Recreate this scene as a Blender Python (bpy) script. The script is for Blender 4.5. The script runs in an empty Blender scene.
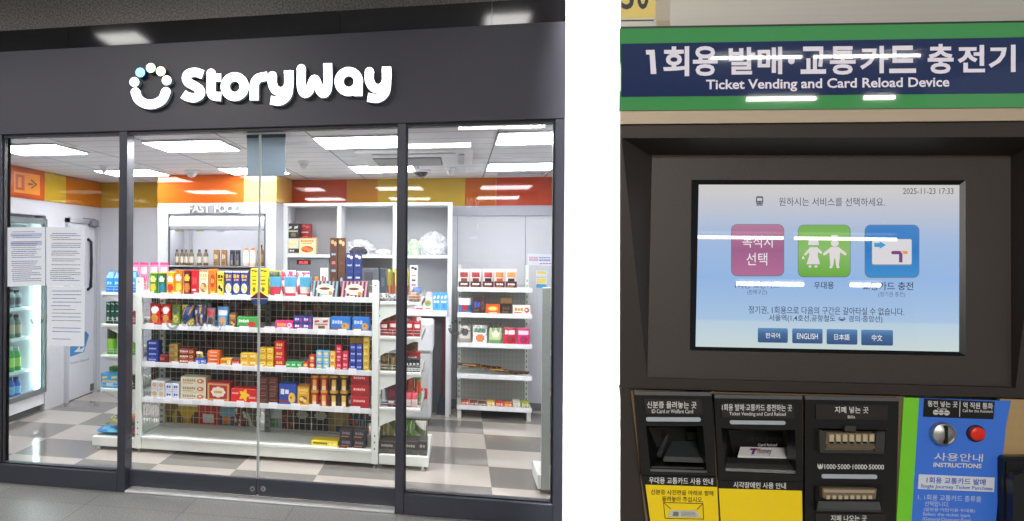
import bpy, bmesh, math, random
from mathutils import Vector, Matrix
random.seed(7)
SC = bpy.context.scene
COL = SC.collection
# ------------------------------------------------------------------ camera
F, PX0, PY0 = 788.0, 281.0, 251.0            # focal length and principal point in pixels of the 1024x521 frame
TH, ROLL = math.radians(12.65), math.radians(0.40)
CAM = Vector((0, -4.577, 1.5))
fw = Vector((-math.sin(TH), math.cos(TH), 0))
r0 = Vector((math.cos(TH), math.sin(TH), 0))
zz = Vector((0, 0, 1))
RT = r0*math.cos(ROLL) + zz*math.sin(ROLL)
UP = zz*math.cos(ROLL) - r0*math.sin(ROLL)
cd = bpy.data.cameras.new('camera')
co = bpy.data.objects.new('camera', cd); COL.objects.link(co)
M3 = Matrix((RT, UP, -fw)).transposed()
co.matrix_world = Matrix.Translation(CAM) @ M3.to_4x4()
cd.sensor_fit = 'HORIZONTAL'; cd.sensor_width = 36.0; cd.lens = F/1024*36
cd.shift_x = (512-PX0)/1024; cd.shift_y = (PY0-260.5)/1024
cd.clip_start = 0.02
SC.camera = co

def ray(px, py):
    return RT*((px-PX0)/F) + UP*(-(py-PY0)/F) + fw
def onY(px, py, Y):
    d = ray(px, py); return CAM + d*((Y-CAM.y)/d.y)
def onX(px, py, X):
    d = ray(px, py); return CAM + d*((X-CAM.x)/d.x)
def onZ(px, py, Z):
    d = ray(px, py); return CAM + d*((Z-CAM.z)/d.z)
def XY(px, Y, py=300): return onY(px, py, Y).x          # x of an upright line seen at column px on the plane y = Y
def ZY(px, py, Y): return onY(px, py, Y).z

# ------------------------------------------------------------------ materials
def lin(c):
    o = []
    for v in c[:3]:
        v = v/255.0
        o.append(v/12.92 if v <= .04045 else ((v+.055)/1.055)**2.4)
    return (o[0], o[1], o[2], 1)
MATS = {}
def mat(rgb, rough=.5, metal=0., var=.06, scale=30., spec=.5, emit=0., name=None, coat=0., bump=0.):
    key = (tuple(rgb), rough, metal, var, scale, spec, emit, coat, bump)
    if key in MATS: return MATS[key]
    m = bpy.data.materials.new(name or 'surface'); m.use_nodes = True
    nt = m.node_tree; b = nt.nodes['Principled BSDF']
    b.inputs['Roughness'].default_value = rough
    b.inputs['Metallic'].default_value = metal
    b.inputs['Specular IOR Level'].default_value = spec
    b.inputs['Coat Weight'].default_value = coat
    b.inputs['Coat Roughness'].default_value = .05
    c = lin(rgb)
    tc = nt.nodes.new('ShaderNodeTexCoord'); no = nt.nodes.new('ShaderNodeTexNoise')
    no.inputs['Scale'].default_value = scale; no.inputs['Detail'].default_value = 4
    nt.links.new(tc.outputs['Object'], no.inputs['Vector'])
    mr = nt.nodes.new('ShaderNodeMix'); mr.data_type = 'RGBA'
    mr.inputs[6].default_value = tuple(x*(1-var) for x in c[:3])+(1,)
    mr.inputs[7].default_value = tuple(min(1, x*(1+var)) for x in c[:3])+(1,)
    nt.links.new(no.outputs['Fac'], mr.inputs[0])
    nt.links.new(mr.outputs[2], b.inputs['Base Color'])
    if emit:
        nt.links.new(mr.outputs[2], b.inputs['Emission Color']); b.inputs['Emission Strength'].default_value = emit
    if bump:
        bp = nt.nodes.new('ShaderNodeBump'); bp.inputs['Strength'].default_value = bump; bp.inputs['Distance'].default_value = .002
        nt.links.new(no.outputs['Fac'], bp.inputs['Height']); nt.links.new(bp.outputs['Normal'], b.inputs['Normal'])
    MATS[key] = m
    return m
def glow(rgb, strength, name='lamp'):
    key = ('glow', tuple(rgb), strength)
    if key in MATS: return MATS[key]
    m = bpy.data.materials.new(name); m.use_nodes = True
    b = m.node_tree.nodes['Principled BSDF']
    b.inputs['Base Color'].default_value = lin(rgb); b.inputs['Emission Color'].default_value = lin(rgb)
    b.inputs['Emission Strength'].default_value = strength; b.inputs['Roughness'].default_value = .5
    MATS[key] = m
    return m
def glass(name, tint=(252, 252, 253), refl=1.0, rough=.0):
    m = bpy.data.materials.new(name); m.use_nodes = True
    nt = m.node_tree; nt.nodes.remove(nt.nodes['Principled BSDF'])
    out = nt.nodes['Material Output']
    t = nt.nodes.new('ShaderNodeBsdfTransparent'); t.inputs[0].default_value = lin(tint)
    g = nt.nodes.new('ShaderNodeBsdfGlossy'); g.inputs['Roughness'].default_value = rough
    g.inputs['Color'].default_value = (refl, refl, refl, 1)
    fr = nt.nodes.new('ShaderNodeFresnel'); fr.inputs['IOR'].default_value = 1.5
    mx = nt.nodes.new('ShaderNodeMixShader')
    ge = nt.nodes.new('ShaderNodeNewGeometry'); mm = nt.nodes.new('ShaderNodeMath'); mm.operation = 'MULTIPLY_ADD'   # only the outer face of a pane mirrors
    nt.links.new(ge.outputs['Backfacing'], mm.inputs[0]); mm.inputs[1].default_value = -1; mm.inputs[2].default_value = 1
    mk = nt.nodes.new('ShaderNodeMath'); mk.operation = 'MULTIPLY'
    nt.links.new(fr.outputs[0], mk.inputs[0]); nt.links.new(mm.outputs[0], mk.inputs[1]); nt.links.new(mk.outputs[0], mx.inputs[0]); nt.links.new(t.outputs[0], mx.inputs[1]); nt.links.new(g.outputs[0], mx.inputs[2])
    nt.links.new(mx.outputs[0], out.inputs['Surface'])
    return m

# ------------------------------------------------------------------ mesh builder
class MB:
    def __init__(s): s.v = []; s.f = []; s.m = []
    def add(s, vs, fs, mi=0):
        b = len(s.v); s.v += [Vector(p) for p in vs]
        for i, f in enumerate(fs):
            s.f.append([b+k for k in f]); s.m.append(mi[i] if isinstance(mi, list) else mi)
        return s
    def box(s, x0, x1, y0, y1, z0, z1, mi=0, c=0.):
        if x0 > x1: x0, x1 = x1, x0
        if y0 > y1: y0, y1 = y1, y0
        if z0 > z1: z0, z1 = z1, z0
        c = min(c, (x1-x0)*.45, (y1-y0)*.45, (z1-z0)*.45)
        if c <= 0:
            vs = [(x, y, z) for z in (z0, z1) for y in (y0, y1) for x in (x0, x1)]
            return s.add(vs, [(0, 2, 3, 1), (4, 5, 7, 6), (0, 1, 5, 4), (2, 6, 7, 3), (0, 4, 6, 2), (1, 3, 7, 5)], mi)
        bm = bmesh.new(); bmesh.ops.create_cube(bm, size=1)
        for v in bm.verts:
            v.co = Vector((x0 if v.co.x < 0 else x1, y0 if v.co.y < 0 else y1, z0 if v.co.z < 0 else z1))
        bmesh.ops.bevel(bm, geom=list(bm.edges), offset=c, segments=1, affect='EDGES', profile=.5)
        bm.verts.index_update()
        s.add([v.co.copy() for v in bm.verts], [[v.index for v in f.verts] for f in bm.faces], mi); bm.free()
        return s
    def poly(s, pts, mi=0): return s.add(pts, [list(range(len(pts)))], mi)
    def prism(s, pts, off, mi=0, side=None):
        """closed outline pts (3D) extruded by the vector off; pts is the front face"""
        n = len(pts); off = Vector(off)
        vs = [Vector(p) for p in pts] + [Vector(p)+off for p in pts]
        fs = [list(range(n)), list(range(2*n-1, n-1, -1))] + [[i, i+n, (i+1) % n+n, (i+1) % n] for i in range(n)]
        sd = mi if side is None else side
        return s.add(vs, fs, [mi, sd]+[sd]*n)
    def lathe(s, prof, n=20, cx=0, cy=0, cz=0, mi=0, rule=None):
        """prof: list of (r, z) ; rule(k_ring, angle) -> material"""
        vs, fs, ms = [], [], []
        for (r, z) in prof:
            for i in range(n):
                a = 2*math.pi*(i+.5)/n; vs.append((cx+r*math.cos(a), cy+r*math.sin(a), cz+z))
        for k in range(len(prof)-1):
            for i in range(n):
                j = (i+1) % n
                fs.append((k*n+i, k*n+j, (k+1)*n+j, (k+1)*n+i))
                ms.append(rule(k, 2*math.pi*(i+1)/n) if rule else mi)
        fs.append(list(range(n-1, -1, -1))); ms.append(rule(0, 0) if rule else mi)
        fs.append([(len(prof)-1)*n+i for i in range(n)]); ms.append(rule(len(prof)-2, 0) if rule else mi)
        return s.add(vs, fs, ms)
    def tube(s, pts, r, n=8, mi=0):
        pts = [Vector(p) for p in pts]; rings = []; vs = []; fs = []
        for i, p in enumerate(pts):
            t = (pts[min(i+1, len(pts)-1)]-pts[max(i-1, 0)]).normalized()
            a = t.cross(Vector((0, 0, 1)));
            if a.length < 1e-3: a = t.cross(Vector((0, 1, 0)))
            a.normalize(); b = t.cross(a)
            for k in range(n):
                g = 2*math.pi*k/n; vs.append(p+a*(r*math.cos(g))+b*(r*math.sin(g)))
        for i in range(len(pts)-1):
            for k in range(n):
                fs.append((i*n+k, i*n+(k+1) % n, (i+1)*n+(k+1) % n, (i+1)*n+k))
        fs.append(list(range(n))); fs.append([(len(pts)-1)*n+k for k in range(n-1, -1, -1)])
        return s.add(vs, fs, mi)
    def mesh(s, name, mats, loc=(0, 0, 0), smooth=False):
        me = bpy.data.meshes.new(name); L = Vector(loc)
        me.from_pydata([tuple(p-L) for p in s.v], [], s.f)
        if not isinstance(mats, (list, tuple)): mats = [mats]
        for m in mats: me.materials.append(m)
        me.polygons.foreach_set('material_index', s.m)
        if smooth: me.polygons.foreach_set('use_smooth', [True]*len(s.f))
        bm = bmesh.new(); bm.from_mesh(me); bmesh.ops.recalc_face_normals(bm, faces=bm.faces); bm.to_mesh(me); bm.free()
        if smooth:
            try: me.set_sharp_from_angle(angle=math.radians(40))
            except Exception: pass
        me.update()
        return me
    def build(s, name, mats, parent=None, loc=None, smooth=False):
        """world-space vertices; a child keeps its parent's origin"""
        L = Vector(loc) if loc is not None else (parent['_o'] and Vector(parent['_o']) if parent else None)
        if L is None:
            L = Vector((sum(p.x for p in s.v)/len(s.v), sum(p.y for p in s.v)/len(s.v), min(p.z for p in s.v)))
        o = bpy.data.objects.new(name, s.mesh(name, mats, L, smooth)); COL.objects.link(o)
        if parent: o.parent = parent
        else: o.location = L
        o['_o'] = list(L)
        return o
LABELS = {}
def tag(o, label, cat, group=None):
    w = len(label.replace('-', ' ').split())
    if label in LABELS: print('DUP LABEL', label)
    if not 4 <= len(label.split()) <= 16: print('LABEL LENGTH', len(label.split()), label)
    LABELS[label] = 1
    o['label'] = label; o['category'] = cat
    if group: o['group'] = group
    return o
def empty(name, loc, label, cat, group=None):
    o = bpy.data.objects.new(name, None); COL.objects.link(o); o.location = loc; o['_o'] = list(loc)
    o.empty_display_size = .05
    return tag(o, label, cat, group)
def struct(o): o['kind'] = 'structure'; return o

# ------------------------------------------------------------------ lettering
TXT = {}
def text_mesh(s, bold=0.):
    key = (s, bold)
    if key in TXT: return TXT[key]
    c = bpy.data.curves.new('t', 'FONT'); c.body = s; c.resolution_u = 3; c.offset = bold
    o = bpy.data.objects.new('t', c); COL.objects.link(o)
    dg = bpy.context.evaluated_depsgraph_get(); dg.update()
    me = o.evaluated_get(dg).to_mesh()
    vs = [(v.co.x, v.co.y) for v in me.vertices]; fs = [list(p.vertices) for p in me.polygons]
    o.evaluated_get(dg).to_mesh_clear()
    bpy.data.objects.remove(o); bpy.data.curves.remove(c)
    x0 = min(v[0] for v in vs); x1 = max(v[0] for v in vs); y0 = min(v[1] for v in vs); y1 = max(v[1] for v in vs)
    TXT[key] = ([((x-x0)/(x1-x0), (y-y0)/max(1e-6, y1-y0)) for x, y in vs], fs)
    return TXT[key]
def put_text(mb, s, mapf, quad, bold=.02, mi=0, flip=False):
    """quad: TL, TR, BR, BL in the coordinates mapf understands"""
    vs, fs = text_mesh(s, bold)
    TL, TR, BR, BL = [Vector((q[0], q[1])) for q in quad]
    out = []
    for u, t in vs:
        a = BL.lerp(BR, u); b = TL.lerp(TR, u); p = a.lerp(b, t)
        out.append(mapf(p.x, p.y))
    mb.add(out, fs, mi)
def rq(x0, y0, x1, y1, dy=0.): return ((x0, y0), (x1, y0+dy), (x1, y1+dy), (x0, y1))
# ------------------------------------------------------------------ setting
m_fascia = mat((58, 57, 69), .45, 0, .04, 60, name='dark grey aluminium')
m_black = mat((22, 20, 24), .08, 0, .1, 40, name='polished black granite', spec=.5)
def speckle(name, a, b, scale, rough):
    m = bpy.data.materials.new(name); m.use_nodes = True; nt = m.node_tree; bs = nt.nodes['Principled BSDF']
    tc = nt.nodes.new('ShaderNodeTexCoord'); n1 = nt.nodes.new('ShaderNodeTexNoise'); n1.inputs['Scale'].default_value = scale; n1.inputs['Detail'].default_value = 6
    cr = nt.nodes.new('ShaderNodeValToRGB'); cr.color_ramp.elements[0].position = .38; cr.color_ramp.elements[1].position = .62
    cr.color_ramp.elements[0].color = lin(a); cr.color_ramp.elements[1].color = lin(b)
    nt.links.new(tc.outputs['Object'], n1.inputs['Vector']); nt.links.new(n1.outputs['Fac'], cr.inputs['Fac']); nt.links.new(cr.outputs['Color'], bs.inputs['Base Color'])
    bs.inputs['Roughness'].default_value = rough
    return m, nt, bs, tc, cr
m_granite = speckle('grey granite cladding', (64, 60, 58), (112, 107, 104), 90, .35)[0]
# corridor floor: granite slabs with joints
m_cfloor, nt, bs, tc, cr = speckle('grey granite floor', (106, 106, 104), (146, 146, 142), 110, .28)
mp_ = nt.nodes.new('ShaderNodeMapping'); mp_.inputs['Location'].default_value = (.33, .3, 0)
br = nt.nodes.new('ShaderNodeTexBrick'); br.offset = 0; br.inputs['Scale'].default_value = 1; br.inputs['Mortar Size'].default_value = .003
br.inputs['Brick Width'].default_value = .6; br.inputs['Row Height'].default_value = .6
br.inputs['Color1'].default_value = (1, 1, 1, 1); br.inputs['Color2'].default_value = (.9, .9, .9, 1); br.inputs['Mortar'].default_value = (.45, .45, .45, 1)
mu = nt.nodes.new('ShaderNodeMix'); mu.data_type = 'RGBA'; mu.blend_type = 'MULTIPLY'; mu.inputs[0].default_value = 1
nt.links.new(tc.outputs['Object'], mp_.inputs['Vector']); nt.links.new(mp_.outputs[0], br.inputs['Vector'])
nt.links.new(cr.outputs[0], mu.inputs[6]); nt.links.new(br.outputs['Color'], mu.inputs[7]); nt.links.new(mu.outputs[2], bs.inputs['Base Color'])
# shop floor: polished checker tiles
m_sfloor = bpy.data.materials.new('checker tile floor'); m_sfloor.use_nodes = True
nt = m_sfloor.node_tree; bs = nt.nodes['Principled BSDF']; tc = nt.nodes.new('ShaderNodeTexCoord')
mpn = nt.nodes.new('ShaderNodeMapping'); mpn.inputs['Scale'].default_value = (1/.565, 1/.5, 0); mpn.inputs['Location'].default_value = (-.22/.565+21, -.63/.5+20, .5)
ck = nt.nodes.new('ShaderNodeTexChecker'); ck.inputs['Scale'].default_value = 1
ck.inputs['Color1'].default_value = lin((128, 123, 117)); ck.inputs['Color2'].default_value = lin((186, 177, 167))
nz = nt.nodes.new('ShaderNodeTexNoise'); nz.inputs['Scale'].default_value = 25; nz.inputs['Detail'].default_value = 5
mu = nt.nodes.new('ShaderNodeMix'); mu.data_type = 'RGBA'; mu.blend_type = 'MULTIPLY'; mu.inputs[0].default_value = .12
nt.links.new(tc.outputs['Object'], mpn.inputs['Vector']); nt.links.new(mpn.outputs[0], ck.inputs['Vector']); nt.links.new(tc.outputs['Object'], nz.inputs['Vector'])
nt.links.new(ck.outputs['Color'], mu.inputs[6]); nt.links.new(nz.outputs['Color'], mu.inputs[7]); nt.links.new(mu.outputs[2], bs.inputs['Base Color'])
bs.inputs['Roughness'].default_value = .07
# shop ceiling: white panels with joints
m_sceil = bpy.data.materials.new('white ceiling tile'); m_sceil.use_nodes = True
nt = m_sceil.node_tree; bs = nt.nodes['Principled BSDF']; tc = nt.nodes.new('ShaderNodeTexCoord')
mpn = nt.nodes.new('ShaderNodeMapping'); mpn.inputs['Location'].default_value = (.9+5.65, -.24+5.65, 0)
br = nt.nodes.new('ShaderNodeTexBrick'); br.offset = 0; br.inputs['Scale'].default_value = 1; br.inputs['Mortar Size'].default_value = .006
br.inputs['Brick Width'].default_value = .565; br.inputs['Row Height'].default_value = .2825
br.inputs['Color1'].default_value = lin((222, 222, 224)); br.inputs['Color2'].default_value = lin((214, 214, 217)); br.inputs['Mortar'].default_value = lin((128, 128, 130))
nt.links.new(tc.outputs['Object'], mpn.inputs['Vector']); nt.links.new(mpn.outputs[0], br.inputs['Vector']); nt.links.new(br.outputs['Color'], bs.inputs['Base Color'])
bs.inputs['Roughness'].default_value = .8

m_white = mat((226, 227, 230), .6, name='white paint', var=.02)
m_greywall = mat((205, 207, 212), .55, name='pale grey panel', var=.03)
m_corr = mat((150, 148, 145), .7, name='corridor paint')

CZ, BY, LX, RX = 2.22, 3.273, -3.75, 1.6      # shop ceiling, back wall, left wall, right wall
YF = 0.0
XL, XR = XY(3, 0), XY(555, 0)
XE = XY(563, 0)                                # where the dark front ends and the white wall begins
struct(MB().box(-9, 7, -11.5, YF+.02, -.08, 0).build('floor', m_cfloor, loc=(0, 0, 0)))
struct(MB().box(LX-.9, RX, YF+.02, BY+.1, -.08, 0).build('floor_shop', m_sfloor, loc=(0, 0, 0)))
struct(MB().box(-9, 7, -11.5, .6, 3.4, 3.5).build('ceiling', m_white))
struct(MB().box(LX-.9, RX, YF+.06, BY+.1, CZ, CZ+.06).build('ceiling_shop', m_sceil, loc=(0, 0, CZ)))
struct(MB().box(-9, 7, -11.6, -11.5, 0, 3.4).build('wall_behind', m_corr))
# front: granite band on top, black band, dark fascia, white wall to the right
struct(MB().box(-9, XE, .0, .1, 2.905, 3.4).build('wall_front_upper', m_granite, loc=(0, 0, 2.905)))
mb = MB()
for a, b in ((-9, XY(68, -.02, 40)), (XY(68, -.02, 40), XY(340, -.02, 20)), (XY(340, -.02, 20), XY(492, -.02, 15)), (XY(492, -.02, 15), XE)):
    t = random.uniform(-.002, .002)
    mb.prism([(a+.0015, -.02+t, 2.772), (b-.0015, -.02-t, 2.772), (b-.0015, -.02-t+.001, 2.905), (a+.0015, -.02+t+.001, 2.905)], (0, .1, 0))
struct(mb.build('trim_black_band', m_black))
mb = MB(); mb.box(-9, XE, -.03, .08, 2.235, 2.77, c=.004)
fascia = struct(mb.build('wall_fascia', m_fascia))
struct(MB().box(-9, XL-.0, 0, .08, 0, 2.235).build('wall_front_left', m_fascia))
m_wgap = mat((250, 250, 250), .7, name='white gap wall', var=.005)
struct(MB().box(XE, 7, -.03, .1, 0, 3.4).build('wall_front_right', m_wgap))  # invented wall standing in for the blank white gap
# shop walls
zb = 1.95
cy0, cy1 = onX(5, 300, LX).y-.35, onX(45.5, 300, LX).y
ctop = ZY(20, 217, onX(20, 217, LX).y)
mb = MB()
mb.box(LX-.12, LX, YF+.1, cy0, 0, CZ); mb.box(LX-.12, LX, cy1, BY, 0, CZ); mb.box(LX-.12, LX, cy0, cy1, ctop+.03, CZ)
struct(mb.build('wall_left', m_greywall))
struct(MB().box(LX-.12, RX+.1, BY, BY+.1, 0, CZ).build('wall_back', m_greywall))
struct(MB().box(RX, RX+.1, YF+.1, BY, 0, CZ).build('wall_right', m_greywall))
struct(MB().box(LX-.9, LX-.8, YF+.1, BY, 0, CZ).build('wall_left_outer', m_greywall))
# coloured frieze under the ceiling (glossy acrylic)
def gl(rgb): return mat([int(c*.92) for c in rgb], .035, 0, .05, 4, name='coloured acrylic frieze')
segsL = [(9, 43.5, (196, 92, 30)), (43.5, 65, (212, 172, 48)), (65, 101.5, (205, 118, 34))]
mb = MB(); ms = []
ys = [YF+.12] + [onX(x, 190, LX).y for x in (43.5, 65)] + [BY-.012]
for i, c in enumerate(((205, 90, 35), (214, 176, 52), (208, 120, 30))):
    ms.append(gl(c)); mb.box(LX, LX+.012, ys[i], ys[i+1]-.002, zb, CZ, i)
struct(mb.build('trim_frieze_left', ms))
mb = MB(); ms = []
xs = [LX+.012, -2.82, XY(285, BY, 190), XY(347, BY, 190), XY(378, BY, 190), XY(465, BY, 190), XY(496, BY, 190), RX]
cl = [(206, 166, 60), None, (196, 80, 46), (206, 140, 50), (214, 178, 62), (206, 106, 40), (204, 78, 46)]
xs[2] = XY(283, BY, 190)
for i, c in enumerate(cl):
    if c is None: ms.append(gl((226, 120, 40))); mb.box(-2.82, xs[2]-.002, BY-.012, BY, zb, CZ, i); continue
    ms.append(gl(c)); mb.box(xs[i]+.001, xs[i+1]-.001, BY-.012, BY, zb, CZ, i)
struct(mb.build('trim_frieze_back', ms))
struct(MB().box(XY(450, BY, 210), RX, BY-.02, BY, 1.855, zb-.002).build('trim_grey_strip', mat((176, 178, 188), .4, name='grey strip')))
mb = MB()
for x in (XY(457, BY), XY(525, BY)): mb.box(x-.003, x+.003, BY-.004, BY, 0, 1.85)
struct(mb.build('trim_panel_joints', mat((150, 152, 160), .5)))
struct(MB().box(-2.8, RX, BY-.012, BY, 0, .07).build('baseboard_back', mat((120, 120, 124), .5)))
# ------------------------------------------------------------------ shop front frames, glazing, sliding doors
GT, GB = 2.216, .118
m_al = mat((66, 67, 78), .38, .3, .04, 60, name='dark anodised aluminium')
m_alk = mat((30, 30, 36), .5, name='black gasket')
m_glass = glass('clear glass')
x120, x128, x397, x405, x553 = XY(120, 0), XY(128, 0), XY(396.5, 0), XY(405.5, 0), XY(553.5, 0)
mb = MB()
mb.box(XL-.3, XL, -.03, .08, 0, 2.235); mb.box(x120, x128, -.03, .08, 0, 2.235, c=.003)
mb.box(x397, x405, -.03, .08, 0, 2.235, c=.003); mb.box(x553, XE, -.03, .08, 0, 2.235, c=.003)
mb.box(XL, x120, -.03, .08, 0, GB, c=.003); mb.box(x405, x553, -.03, .08, 0, GB, c=.003)
struct(mb.build('window_1_frame', m_al))
mb = MB()
for a, b in ((XL, x120), (x128, x397), (x405, x553)): mb.box(a, b, -.012, .05, GT, 2.235)
for a in (x120-.008, x553-.008): mb.box(a, a+.008, -.006, .03, GB, GT)
for a in (XL, x405): mb.box(a, a+.008, -.006, .03, GB, GT)
for a, b in ((XL, x120), (x405, x553)): mb.box(a, b, -.006, .03, GB, GB+.008)
struct(mb.build('trim_gasket', m_alk))
struct(MB().box(XL+.001, x120-.001, .012, .022, GB-.01, GT+.005).build('window_1', m_glass))
struct(MB().box(x405+.001, x553-.001, .012, .022, GB-.01, GT+.005).build('window_2', m_glass))
xm = XY(259, .045)
for i, (a, b) in enumerate(((x128-.03, xm-.003), (xm+.003, x397+.03))):
    d = MB().box(a, b, .04, .052, .1, GT+.004).build('door_%d' % (i+1), m_glass); struct(d)
    r = MB().box(a, b, .032, .062, .022, .124, c=.003).build('bottom_rail', m_al, d)
    e = (b-.004, b+.001) if i == 0 else (a-.001, a+.004)
    MB().box(e[0], e[1], .038, .054, .124, GT-.01).build('edge_seal', mat((186, 192, 192), .35, name='clear plastic seal'), d)
    mbk = MB(); p = onY(252.5 if i == 0 else 263.5, 488.5, .03)
    vs = []
    for k in range(14):
        an = 2*math.pi*k/14; vs.append((p.x+.017*math.cos(an), .0319, p.z+.017*math.sin(an)))
    mbk.prism([(v[0], .024, v[2]) for v in vs], (0, .008, 0))
    mbk.prism([(p.x+.006*math.cos(2*math.pi*k/8), .0225, p.z+.006*math.sin(2*math.pi*k/8)) for k in range(8)], (0, .002, 0), 1)
    MBl = mbk.build('floor_lock', [mat((196, 196, 200), .22, 1., name='chrome'), mat((50, 50, 55), .4)], d)
struct(MB().box(x128, x397, -.035, .065, .0, .012, c=.003).build('trim_floor_track', mat((224, 224, 224), .3, .5, .1, 14, name='worn steel track')))
# faint frosted lettering and smile on the panes (a decal of each pane)
m_frost = bpy.data.materials.new('frosted film'); m_frost.use_nodes = True
nt = m_frost.node_tree; nt.nodes.remove(nt.nodes['Principled BSDF'])
t = nt.nodes.new('ShaderNodeBsdfTransparent'); t.inputs[0].default_value = (.8, .8, .8, 1)
d_ = nt.nodes.new('ShaderNodeBsdfDiffuse'); d_.inputs[0].default_value = lin((150, 152, 156)); mx = nt.nodes.new('ShaderNodeMixShader'); mx.inputs[0].default_value = .16
nt.links.new(t.outputs[0], mx.inputs[1]); nt.links.new(d_.outputs[0], mx.inputs[2]); nt.links.new(mx.outputs[0], nt.nodes['Material Output'].inputs['Surface'])

# ------------------------------------------------------------------ lamps
PAN = 2.6
m_panels = [glow((250, 252, 255), 31.0, 'lamp diffuser'), glow((250, 252, 255), 22.0, 'lamp diffuser')]
k = 0
place = {0: 'nearest the glass', 1: 'farther back'}
names = ['left window', 'left door', 'right door', 'right window']
for r, (y0, y1) in enumerate(((.28, .79), (1.95, 2.47))):
    for i, x in enumerate((-3.2, -2.04, -.9, .23)):
        e = empty('ceiling_light', (x+.27, (y0+y1)/2, CZ), 'square white ceiling panel lamp %s, seen through the %s' % (place[r], names[i]), 'ceiling light', 'shop ceiling panel lamps')
        MB().box(x, x+.54, y0, y1, CZ-.012, CZ-.001, c=.004).build('frame', m_white, e)
        MB().box(x+.012, x+.528, y0+.012, y1-.012, CZ-.016, CZ-.0125).build('diffuser', m_panels[r], e)
# square downlights in the corridor ceiling (they mirror in the black band)
for i, (x0, x1, y0, y1) in enumerate(((-3.06, -2.69, -2.07, -1.75), (.2, .57, -2.2, -1.83))):
    e = empty('ceiling_light', ((x0+x1)/2, (y0+y1)/2, 3.4), 'square corridor lamp mirrored at the %s end of the black band' % ('left', 'right')[i], 'ceiling light', 'corridor square lamps')
    MB().box(x0-.02, x1+.02, y0-.02, y1+.02, 3.385, 3.399, c=.004).build('frame', m_white, e)
    MB().box(x0, x1, y0, y1, 3.378, 3.3845).build('diffuser', glow((255, 252, 248), 16.0, 'downlight diffuser'), e)
# ------------------------------------------------------------------ shop sign
def catmull(pts, n=8, closed=False):
    P = [Vector((p[0], p[1])) for p in pts]; out = []
    N = len(P); rng = range(N if closed else N-1)
    for i in rng:
        a = P[(i-1) % N] if closed else P[max(i-1, 0)]; b = P[i]; c = P[(i+1) % N]; d = P[(i+2) % N] if closed else P[min(i+2, N-1)]
        for k in range(n):
            t = k/n
            out.append(.5*((2*b)+(c-a)*t+(2*a-5*b+4*c-d)*t*t+(3*b-a-3*c+d)*t**3))
    if not closed: out.append(P[-1])
    return out
def ribbon(mb, pts, w, mapf, off, closed=False, caps=(0, 0), mi=0, side=1):
    """thick stroke along a 2D path, extruded by off; caps: 0 flat, 1 round"""
    n = len(pts); L = []; R = []
    for i, p in enumerate(pts):
        if closed: t = pts[(i+1) % n]-pts[i-1]
        else: t = pts[min(i+1, n-1)]-pts[max(i-1, 0)]
        t.normalize(); nn = Vector((-t.y, t.x))*(w/2); L.append(p+nn); R.append(p-nn)
    if closed:
        for i in range(n):
            j = (i+1) % n
            mb.prism([mapf(*q) for q in (L[i], L[j], R[j], R[i])], off, mi, side)
        return
    out = list(L)
    if caps[1]:
        t = (pts[-1]-pts[-2]).normalized(); a0 = math.atan2((L[-1]-pts[-1]).y, (L[-1]-pts[-1]).x)
        for k in range(1, 8): out.append(pts[-1]+Vector((math.cos(a0-math.pi*k/8), math.sin(a0-math.pi*k/8)))*(w/2))
    out += R[::-1]
    if caps[0]:
        a0 = math.atan2((R[0]-pts[0]).y, (R[0]-pts[0]).x)
        for k in range(1, 8): out.append(pts[0]+Vector((math.cos(a0-math.pi*k/8), math.sin(a0-math.pi*k/8)))*(w/2))
    # strip faces so that concave outlines stay clean
    for i in range(n-1):
        mb.prism([mapf(*q) for q in (L[i], L[i+1], R[i+1], R[i])], off, mi, side)
    for e in (0, 1):
        if caps[e]:
            c = pts[0] if e == 0 else pts[-1]
            mb.prism([mapf(c.x+w/2*math.cos(2*math.pi*k/20), c.y+w/2*math.sin(2*math.pi*k/20)) for k in range(20)], off, mi, side)
def c3(x, y): return (120+x/6.827, 50+y/6.827)
def c4(x, y): return (250+x/6.827, 50+y/6.827)
SY = -.078; SOFF = (0, .04, 0)
def smap(x, y): return onY(x, y, SY)
m_sign = glow((250, 250, 255), 2.2, 'lit white acrylic'); m_sside = mat((205, 218, 224), .4, name='letter return')
sign = empty('shop_sign', onY(260, 85, -.03), 'glowing white StoryWay letters with a smiling ring of dots on dark fascia', 'sign')
def letter(nm, strokes, org, w=62, mats=None):
    mb = MB()
    for st in strokes:
        pts, closed, caps = st[0], st[1], st[2]
        ww = st[3] if len(st) > 3 else w
        P = [Vector(org(*p)) for p in (catmull(pts, 8, closed) if len(pts) > 2 else [Vector(q) for q in pts])]
        ribbon(mb, P, ww/6.827, smap, SOFF, closed, caps)
    o = mb.build(nm, mats or [m_sign, m_sside], sign); return o
def ring(cx, cy, rx, ry, n=12): return [(cx+rx*math.cos(2*math.pi*k/n), cy+ry*math.sin(2*math.pi*k/n)) for k in range(n)]
letter('letter', [([(566, 168), (515, 152), (468, 162), (453, 190), (468, 222), (510, 246), (545, 272), (545, 305), (505, 326), (460, 318), (430, 300)], False, (0, 0))], c3)
letter('letter', [([(622, 158), (622, 230), (622, 285), (640, 312), (690, 318)], False, (1, 0)), ([(618, 188), (690, 188)], False, (0, 0), 56)], c3)
letter('letter', [(ring(783, 250, 65, 67), True, (0, 0))], c3)
letter('letter', [([(916, 343), (916, 270), (920, 225), (945, 192), (1008, 178)], False, (0, 0))], c3)
letter('letter', [([(152, 176), (152, 225), (172, 270), (208, 284), (245, 270), (264, 235), (264, 140)], False, (1, 0)), ([(264, 140), (264, 260), (250, 315), (205, 348), (140, 342)], False, (0, 0), 60)], c4)
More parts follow.
